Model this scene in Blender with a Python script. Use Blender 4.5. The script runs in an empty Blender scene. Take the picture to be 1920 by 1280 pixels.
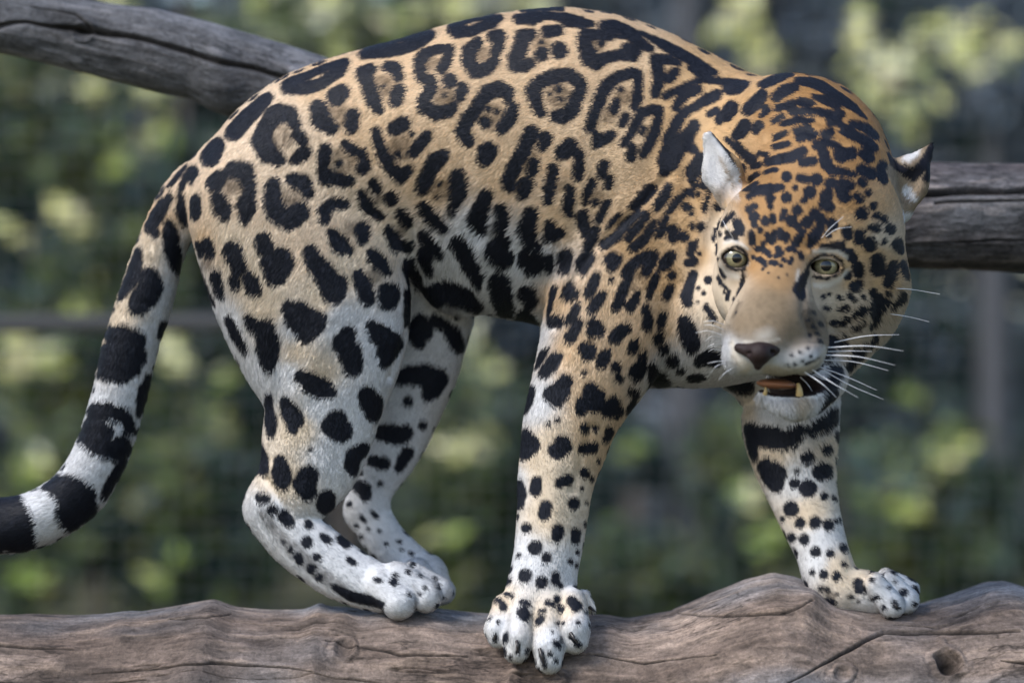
import bpy, math, random
import numpy as np
from mathutils import Vector, Matrix
from mathutils.bvhtree import BVHTree

random.seed(7)
rng = np.random.default_rng(7)
scene = bpy.context.scene

# ------------------------------------------------------------------ camera
U = 0.0007          # metres per photograph pixel at the animal's mid plane
DIST = 4.0          # camera distance to that plane
cam_data = bpy.data.cameras.new("camera")
cam = bpy.data.objects.new("camera", cam_data)
scene.collection.objects.link(cam)
cam.location = (0.0, -DIST, 0.0)
cam.rotation_euler = (math.radians(90), 0, 0)
cam_data.sensor_width = 36.0
cam_data.lens = 36.0 * DIST / (1920 * U)
cam_data.clip_start = 0.05
cam_data.clip_end = 400.0
cam_data.dof.use_dof = True
cam_data.dof.focus_distance = DIST - 0.18
cam_data.dof.aperture_fstop = cam_data.lens / 1000.0 / 0.052
cam_data.dof.aperture_blades = 0
scene.camera = cam

# ------------------------------------------------------------------ light
SUN_EL, SUN_AZ = math.radians(46), math.radians(-128)   # azimuth from +Y, clockwise seen from above
world = bpy.data.worlds.new("World")
scene.world = world
world.use_nodes = True
wn, wl = world.node_tree.nodes, world.node_tree.links
wn.clear()
wo = wn.new("ShaderNodeOutputWorld")
wb = wn.new("ShaderNodeBackground")
sky = wn.new("ShaderNodeTexSky")
sky.sky_type = 'NISHITA'
sky.sun_disc = False
sky.sun_elevation = SUN_EL
sky.sun_rotation = SUN_AZ
sky.air_density = 1.0
sky.dust_density = 1.0
wb.inputs['Strength'].default_value = 0.135
wl.new(sky.outputs[0], wb.inputs['Color'])
wl.new(wb.outputs[0], wo.inputs['Surface'])

sd = bpy.data.lights.new("sun", 'SUN')
sd.energy = 1.9
sd.angle = math.radians(18)
sd.color = (1.0, 0.97, 0.94)
sun = bpy.data.objects.new("sun", sd)
scene.collection.objects.link(sun)
sdir = Vector((math.sin(SUN_AZ) * math.cos(SUN_EL), math.cos(SUN_AZ) * math.cos(SUN_EL), math.sin(SUN_EL)))
sun.rotation_euler = sdir.to_track_quat('Z', 'Y').to_euler()

vs = scene.view_settings
vs.view_transform = 'Standard'
vs.look = 'None'
vs.exposure = 0.78
vs.gamma = 1.0
vs.use_curve_mapping = False
scene.cycles.max_bounces = 6
scene.cycles.diffuse_bounces = 3
scene.cycles.glossy_bounces = 2
scene.cycles.transparent_max_bounces = 8
scene.cycles.use_denoising = True


def W(px, py, t=0.0):
    """A place given by its photograph pixel and its distance t (pixels) in front of the mid plane."""
    y = -t * U
    s = (DIST + y) / DIST
    return np.array([(px - 960) * U * s, y, (640 - py) * U * s])


def RS(t):
    return U * (DIST - t * U) / DIST


def to_px(P):
    s = DIST / (DIST + P[:, 1])
    return 960 + P[:, 0] * s / U, 640 - P[:, 2] * s / U
FUR_COUNT = 950000
# ------------------------------------------------------------------ implicit modelling
def _hash(ix, iy, iz, seed):
    h = (ix * 374761393 + iy * 668265263 + iz * 2147483647 + seed * 974711) & 0xffffffff
    h = ((h ^ (h >> 13)) * 1274126177) & 0xffffffff
    return ((h ^ (h >> 16)) & 0xffff) / 65535.0


def vnoise(P, scale, seed=0):
    """smooth value noise in [-1, 1] at points P (n, 3)"""
    Q = P * (np.array(scale) if np.ndim(scale) else scale)
    I = np.floor(Q).astype(np.int64)
    F = Q - I
    F = F * F * (3 - 2 * F)
    out = 0
    for dx in (0, 1):
        wx = F[:, 0] if dx else 1 - F[:, 0]
        for dy in (0, 1):
            wy = F[:, 1] if dy else 1 - F[:, 1]
            for dz in (0, 1):
                wz = F[:, 2] if dz else 1 - F[:, 2]
                out = out + wx * wy * wz * _hash(I[:, 0] + dx, I[:, 1] + dy, I[:, 2] + dz, seed)
    return out * 2 - 1


def fbm(P, scale, octaves=3, seed=0):
    s, a, out, tot = np.array(scale, float), 1.0, 0, 0
    for o in range(octaves):
        out = out + a * vnoise(P, s, seed + o * 17)
        tot += a
        s = s * 2.03
        a *= 0.5
    return out / tot


def smin(a, b, k):
    h = np.maximum(k - np.abs(a - b), 0) / k
    return np.minimum(a, b) - h * h * k * 0.25


SKIN = 5.0      # the coat stands this many pixels off the skin


class Seg:
    """tapered capsule with an own depth factor at both ends"""
    def __init__(s, a, b, k=12, op='+', skin=SKIN):
        (ax, ay, at, ar, af), (bx, by, bt, br, bf) = a, b
        s.a, s.b = W(ax, ay, at), W(bx, by, bt)
        s.ra, s.rb = (ar - skin) * RS(at), (br - skin) * RS(bt)
        s.fa, s.fb = af, bf
        s.k, s.op = k * U, op
        m = max(s.ra * max(1, af), s.rb * max(1, bf))
        s.lo, s.hi = np.minimum(s.a, s.b) - m, np.maximum(s.a, s.b) + m

    def d(s, P):
        ba = s.b - s.a
        h = np.clip((P - s.a) @ ba / max(ba @ ba, 1e-12), 0, 1)
        q = P - s.a - h[:, None] * ba
        f = s.fa + (s.fb - s.fa) * h
        r = s.ra + (s.rb - s.ra) * h
        k0 = np.sqrt(q[:, 0] ** 2 + (q[:, 1] / f) ** 2 + q[:, 2] ** 2)
        k1 = np.sqrt(q[:, 0] ** 2 + (q[:, 1] / f ** 2) ** 2 + q[:, 2] ** 2)
        return (k0 - r) * np.where(k1 > 1e-9, k0 / np.maximum(k1, 1e-9), 1)


class Ell:
    """ellipsoid; rot = (x, y, z) degrees"""
    def __init__(s, c, r, rot=(0, 0, 0), k=12, op='+', skin=SKIN):
        s.c = W(*c)
        s.r = (np.array([r[0], r[2], r[1]], float) - skin) * RS(c[2])
        m = Matrix.Rotation(math.radians(rot[1]), 3, 'Y') @ Matrix.Rotation(math.radians(rot[2]), 3, 'Z') @ Matrix.Rotation(math.radians(rot[0]), 3, 'X')
        s.m = np.array(m)
        s.k, s.op = k * U, op
        mx = s.r.max()
        s.lo, s.hi = s.c - mx, s.c + mx

    def d(s, P):
        q = (P - s.c) @ s.m
        k0 = np.linalg.norm(q / s.r, axis=1)
        k1 = np.linalg.norm(q / s.r ** 2, axis=1)
        return k0 * (k0 - 1) / np.maximum(k1, 1e-9)


def spline(pts, n=4):
    """Catmull-Rom through the rows of pts, n steps per span"""
    p = np.array(pts, float)
    e = np.vstack([2 * p[0] - p[1], p, 2 * p[-1] - p[-2]])
    out = []
    for i in range(1, len(p)):
        a, b, c, d = e[i - 1], e[i], e[i + 1], e[i + 2]
        for t in np.arange(n) / n:
            out.append(0.5 * (2 * b + (c - a) * t + (2 * a - 5 * b + 4 * c - d) * t * t + (3 * b - a - 3 * c + d) * t ** 3))
    return np.array(out + [p[-1]])


def chain(pts, k=12, n=4, **kw):
    q = spline(pts, n)
    return [Seg(q[i], q[i + 1], k=k if i == 0 else 3, **kw) for i in range(len(q) - 1)]


BIG = 0.2


def eval_groups(groups, P, band):
    D = np.full(len(P), BIG)
    for gk, prims in groups:
        pad = band + gk * U
        lo = np.min([p.lo for p in prims if p.op == '+'], axis=0) - pad - 0.01
        hi = np.max([p.hi for p in prims if p.op == '+'], axis=0) + pad + 0.01
        gi = np.nonzero(np.all((P > lo) & (P < hi), axis=1))[0]
        if not len(gi):
            continue
        G = P[gi]
        d = np.full(len(G), BIG)
        for p in prims:
            m = band + p.k
            si = np.nonzero(np.all((G > p.lo - m) & (G < p.hi + m), axis=1))[0]
            if not len(si):
                continue
            v = p.d(G[si])
            if p.op == '+':
                d[si] = smin(d[si], v, p.k)
            else:
                d[si] = -smin(-d[si], v, p.k)
        D[gi] = smin(D[gi], d, gk * U)
    return D


def build_surface(groups, h, nsub=4):
    """surface nets on a sparse two-level grid; returns vertices and quads"""
    lo = np.min([p.lo for g in groups for p in g[1] if p.op == '+'], axis=0) - 0.03
    hi = np.max([p.hi for g in groups for p in g[1] if p.op == '+'], axis=0) + 0.03
    H = h * nsub
    n = np.ceil((hi - lo) / H).astype(int) + 1
    ax = [lo[i] + H * (np.arange(n[i]) + 0.5) for i in range(3)]
    C = np.stack(np.meshgrid(*ax, indexing='ij'), -1).reshape(-1, 3)
    D = eval_groups(groups, C, H * 1.8)
    act = np.nonzero(np.abs(D) < H * 1.15)[0]
    # dense array in memory, filled only near the surface
    N = n * nsub + 1
    F = np.full(tuple(N), BIG, np.float32)
    inside = (D < 0).reshape(n)
    for _ in range(1):
        big = np.repeat(np.repeat(np.repeat(inside, nsub, 0), nsub, 1), nsub, 2)
        F[:-1, :-1, :-1][big] = -BIG
    ci = np.stack(np.unravel_index(act, n), 1)
    o = np.stack(np.meshgrid(*[np.arange(nsub + 1)] * 3, indexing='ij'), -1).reshape(-1, 3)
    gi = (ci[:, None, :] * nsub + o[None]).reshape(-1, 3)
    lin = np.unique(np.ravel_multi_index(gi.T, N))
    gi = np.stack(np.unravel_index(lin, N), 1)
    P = lo + gi * h
    vals = np.empty(len(P), np.float32)
    for s in range(0, len(P), 400000):
        vals[s:s + 400000] = eval_groups(groups, P[s:s + 400000], h * 6)
    F.reshape(-1)[lin] = vals
    # cells with a sign change
    S = F < 0
    c = S[:-1, :-1, :-1].astype(np.int8)
    tot = np.zeros_like(c)
    for dx in (0, 1):
        for dy in (0, 1):
            for dz in (0, 1):
                tot += S[dx:N[0] - 1 + dx, dy:N[1] - 1 + dy, dz:N[2] - 1 + dz]
    cells = np.nonzero((tot > 0) & (tot < 8))
    idx = np.full(tot.shape, -1, np.int32)
    idx[cells] = np.arange(len(cells[0]))
    acc = np.zeros((len(cells[0]), 3))
    cnt = np.zeros(len(cells[0]))
    X, Y, Z = cells
    offs = [(a, b, c_) for a in (0, 1) for b in (0, 1) for c_ in (0, 1)]
    for p in offs:
        for axis in range(3):
            if p[axis]:
                continue
            q = list(p); q[axis] = 1
            a = F[X + p[0], Y + p[1], Z + p[2]]
            b = F[X + q[0], Y + q[1], Z + q[2]]
            m = (a < 0) != (b < 0)
            t = np.where(m, a / np.where(m, a - b, 1), 0)
            e = np.array(p, float)[None].repeat(len(X), 0)
            e[:, axis] += t
            acc += e * m[:, None]
            cnt += m
    V = lo + (np.stack(cells, 1) + acc / cnt[:, None]) * h
    quads = []
    for axis in range(3):
        sl0 = [slice(1, -1)] * 3; sl1 = [slice(1, -1)] * 3
        sl0[axis] = slice(0, -1); sl1[axis] = slice(1, None)
        A, B = S[tuple(sl0)], S[tuple(sl1)]
        e = np.stack(np.nonzero(A != B), 1)
        base = e + 1
        base[:, axis] -= 1
        u, v = (axis + 1) % 3, (axis + 2) % 3
        def cell(du, dv):
            k = base.copy(); k[:, u] -= du; k[:, v] -= dv
            return idx[k[:, 0], k[:, 1], k[:, 2]]
        q = np.stack([cell(1, 1), cell(0, 1), cell(0, 0), cell(1, 0)], 1)
        flip = ~A[tuple(e.T)]
        q[flip] = q[flip][:, ::-1]
        quads.append(q)
    Q = np.concatenate(quads)
    Q = Q[(Q >= 0).all(1)]
    return V, Q


def smooth_mesh(V, Q, it=1, lam=0.5):
    n = len(V)
    for _ in range(it):
        acc = np.zeros_like(V); cnt = np.zeros(n)
        for a in range(4):
            b = (a + 1) % 4
            for k in range(3):
                acc[:, k] += np.bincount(Q[:, a], V[Q[:, b], k], n) + np.bincount(Q[:, b], V[Q[:, a], k], n)
            cnt += np.bincount(Q[:, a], minlength=n) + np.bincount(Q[:, b], minlength=n)
        V = V + lam * (acc / np.maximum(cnt, 1)[:, None] - V)
    return V


def vert_normals(V, Q):
    fn = np.cross(V[Q[:, 2]] - V[Q[:, 0]], V[Q[:, 3]] - V[Q[:, 1]])
    N = np.zeros_like(V)
    for a in range(4):
        for k in range(3):
            N[:, k] += np.bincount(Q[:, a], fn[:, k], len(V))
    return N / np.maximum(np.linalg.norm(N, axis=1), 1e-12)[:, None]


def mesh_from(name, V, Q, smooth=True):
    me = bpy.data.meshes.new(name)
    V = np.asarray(V, np.float32); Q = np.asarray(Q, np.int32)
    nf, k = Q.shape
    me.vertices.add(len(V)); me.vertices.foreach_set('co', V.ravel())
    me.loops.add(nf * k); me.loops.foreach_set('vertex_index', Q.ravel())
    me.polygons.add(nf)
    me.polygons.foreach_set('loop_start', np.arange(0, nf * k, k, dtype=np.int32))
    me.polygons.foreach_set('loop_total', np.full(nf, k, np.int32))
    me.update(calc_edges=True)
    me.validate()
    me.polygons.foreach_set('use_smooth', np.full(len(me.polygons), smooth))
    return me


# ------------------------------------------------------------------ the jaguar's body
torso = chain([(455, 385, 0, 105, .9), (520, 345, 0, 150, .85), (620, 305, 0, 188, .82), (800, 290, 0, 226, .80), (960, 308, 0, 286, .68),
               (1080, 318, 0, 303, .64), (1200, 365, 0, 300, .62), (1310, 425, 15, 300, .60)], k=40)
torso += [Ell((850, 545, 25), (62, 46, 45), (0, 20, 0), k=30)]                                     # groin
torso += chain([(1180, 590, 20, 130, 1), (1300, 590, 60, 140, .9), (1390, 590, 130, 130, .9)], k=50)     # chest and throat
neck = chain([(1330, 360, 20, 210, .75), (1420, 330, 70, 185, .8), (1500, 300, 150, 163, .9), (1540, 360, 230, 150, 1)], k=40)
neck += chain([(1420, 500, 90, 170, .8), (1520, 520, 220, 130, .9)], k=50)

near_hind = chain([(500, 400, 62, 150, .62), (560, 480, 80, 186, .50), (590, 565, 92, 184, .46), (603, 640, 100, 160, .46), (608, 740, 104, 119, .52),
                   (589, 840, 102, 103, .52), (565, 900, 98, 86, .55), (520, 945, 94, 64, .62)], k=24)
near_hind += chain([(514, 955, 94, 61, .65), (560, 1010, 96, 62, .7), (640, 1070, 100, 58, .75), (705, 1100, 104, 50, .85), (750, 1100, 108, 46, 1)], k=16)
near_hind_paw = [Seg((712, 1094, 125, 36, 1), (748, 1128, 144, 38, 1), k=10), Seg((742, 1084, 115, 36, 1), (797, 1117, 122, 36, 1), k=5),
                 Seg((770, 1078, 90, 30, 1), (822, 1106, 88, 31, 1), k=7), Seg((750, 1078, 65, 28, 1), (800, 1100, 60, 30, 1), k=7),
                 Seg((715, 1115, 100, 34, 1), (760, 1122, 100, 34, 1), k=10)]

far_hind = chain([(640, 400, -70, 160, .6), (740, 520, -85, 150, .5), (786, 640, -95, 92, .6), (762, 740, -100, 80, .65), (738, 830, -100, 62, .7),
                  (702, 905, -100, 47, .75), (686, 950, -98, 46, .75)], k=22)
far_hind += chain([(688, 960, -98, 45, .8), (722, 1012, -90, 44, .85), (775, 1062, -82, 42, .9), (800, 1078, -78, 44, 1)], k=14)
far_hind_paw = [Seg((780, 1070, -40, 30, 1), (810, 1112, -30, 32, 1), k=7), Seg((800, 1064, -75, 28, 1), (828, 1108, -62, 30, 1), k=7),
                Seg((790, 1070, -100, 28, 1), (825, 1100, -100, 28, 1), k=7)]

near_fore = chain([(1250, 330, 95, 120, .55), (1215, 420, 105, 165, .50), (1165, 560, 118, 142, .58), (1115, 680, 132, 112, .72), (1075, 770, 142, 93, .82),
                   (1058, 830, 147, 85, .85), (1042, 900, 150, 75, .9), (1032, 1000, 155, 69, .9), (1022, 1065, 160, 66, .92), (1012, 1120, 170, 72, .8)], k=24)
near_fore_paw = [Ell((1012, 1142, 172), (88, 52, 48), k=14),
                 Seg((950, 1138, 186, 32, 1), (935, 1180, 214, 31, 1), k=9), Seg((935, 1180, 214, 31, 1), (936, 1192, 216, 27, 1), k=6),
                 Seg((984, 1132, 200, 33, 1), (970, 1195, 238, 33, 1), k=7), Seg((970, 1195, 238, 33, 1), (969, 1218, 240, 30, 1), k=6),
                 Seg((1027, 1132, 204, 33, 1), (1029, 1212, 246, 35, 1), k=7), Seg((1029, 1212, 246, 35, 1), (1029, 1236, 248, 32, 1), k=6),
                 Seg((1070, 1130, 195, 35, 1), (1076, 1178, 232, 35, 1), k=7), Seg((1076, 1178, 232, 35, 1), (1077, 1198, 234, 32, 1), k=6),
                 Seg((1094, 1118, 160, 16, 1), (1112, 1142, 166, 9, .8), k=10, skin=2)]

far_fore = chain([(1400, 560, -10, 150, .6), (1478, 720, -5, 98, .75), (1482, 800, 10, 94, .78), (1492, 870, 30, 80, .82), (1516, 960, 55, 63, .85),
                  (1540, 1030, 75, 54, .9), (1556, 1080, 88, 54, .95), (1575, 1110, 94, 50, 1)], k=20)
far_fore_paw = [Seg((1555, 1095, 94, 44, 1), (1562, 1122, 98, 34, 1), k=10), Seg((1590, 1106, 96, 48, .9), (1655, 1114, 100, 44, 1.1), k=12),
                Seg((1640, 1095, 142, 26, 1), (1672, 1134, 146, 30, 1), k=6), Seg((1665, 1090, 115, 28, 1), (1696, 1124, 118, 32, 1), k=5),
                Seg((1662, 1086, 78, 26, 1), (1702, 1106, 76, 28, 1), k=5)]

TAIL = [(420, 330, -5, 70), (350, 375, -5, 58), (305, 460, 0, 54), (273, 560, 6, 59), (243, 660, 12, 59), (220, 755, 18, 58), (190, 850, 24, 59),
        (140, 928, 30, 60), (62, 975, 36, 60), (-20, 985, 40, 60), (-110, 968, 44, 57), (-180, 930, 46, 46)]
tail = chain([(x, y, t, r - 4, 1) for x, y, t, r in TAIL], k=30)

HEAD = [
    Ell((1540, 432, 280), (160, 166, 150), k=20),
    Ell((1472, 450, 345), (130, 125, 100), (0, 8, 0), k=30),
    Ell((1462, 535, 350), (118, 95, 95), (0, 8, 0), k=30),          # mid face
    Ell((1625, 540, 250), (84, 98, 95), (0, 15, 0), k=34),          # right cheek
    Ell((1400, 545, 320), (66, 88, 80), (0, -12, 0), k=30),         # left cheek
    Seg((1600, 600, 270, 72, 1), (1535, 690, 350, 52, 1), k=34),    # jaw
    Seg((1532, 456, 378, 44, 1), (1575, 450, 340, 46, 1), k=22),    # brows
    Seg((1405, 440, 385, 38, 1), (1385, 448, 360, 36, 1), k=22),
]
HEAD += chain([(1480, 430, 372, 50, .9), (1474, 470, 394, 52, .9), (1462, 530, 430, 62, .9), (1446, 590, 470, 74, .9), (1430, 628, 500, 66, .9)], k=46)
HEAD += [
    Ell((1452, 628, 425), (103, 80, 92), k=40),                      # muzzle
    Ell((1398, 662, 482), (48, 50, 55), (0, 24, 0), k=16),
    Ell((1482, 668, 482), (66, 42, 60), (0, -8, 0), k=14),
    Ell((1516, 650, 445), (36, 46, 52), (0, -10, 0), k=18),
    Seg((1424, 688, 556, 4, 1), (1424, 712, 520, 6, 1), k=9, op='-', skin=0),   # split of the lip
    Ell((1512, 575, 385), (30, 40, 26), (0, -20, 0), k=30),          # under the inner corner of the right eye
    Ell((1575, 575, 340), (62, 60, 50), k=40),
]
HEAD += chain([(1436, 742, 445, 22, 1), (1482, 756, 455, 31, .9), (1526, 742, 425, 31, 1), (1556, 706, 365, 36, 1)], k=16)
HEAD += [Ell((1505, 712, 350), (72, 62, 62), k=30)]              # floor and hinge of the jaw
HEAD += [Ell((1484, 723, 470), (64, 20, 84), (0, 2, 0), k=5, op='-', skin=0)]     # open mouth
EYES = [  # px, py, t of ball centre, ball radius, gaze offset in px, opening (half width, half height, tilt)
    (1379, 484, 394, 27, (1.5, 2), (25, 14, 14)),
    (1548, 499, 392, 28, (-3, 0), (28.5, 14.5, 3)),
]
for ex, ey, et, er, g, (ow, oh, tl) in EYES:
    HEAD += [Ell((ex, ey, et), (er + 12, er + 7, er + 8), k=26, skin=5),
             Ell((ex, ey + 1.5, et + 30), (ow, oh, 60), (0, tl, 0), k=5, op='-', skin=0)]
EARS = [
    Seg((1378, 372, 300, 34, .6), (1355, 322, 305, 38, .5), k=14, skin=3), Seg((1355, 322, 305, 38, .5), (1329, 258, 312, 15, .5), k=14, skin=3),
    Ell((1343, 316, 332), (29, 70, 20), (0, -20, 0), k=6, op='-', skin=0),
    Seg((1664, 376, 232, 56, .5), (1698, 338, 236, 46, .45), k=18, skin=3), Seg((1698, 338, 236, 46, .45), (1746, 276, 226, 10, .5), k=14, skin=3),
    Ell((1706, 352, 262), (28, 48, 20), (0, 38, 0), k=6, op='-', skin=0),
]
GROUPS = [(20, torso), (36, neck), (30, near_hind), (10, near_hind_paw), (20, far_hind), (8, far_hind_paw), (16, near_fore), (8, near_fore_paw),
          (26, far_fore), (8, far_fore_paw), (26, tail), (16, HEAD), (10, EARS)]
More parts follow.
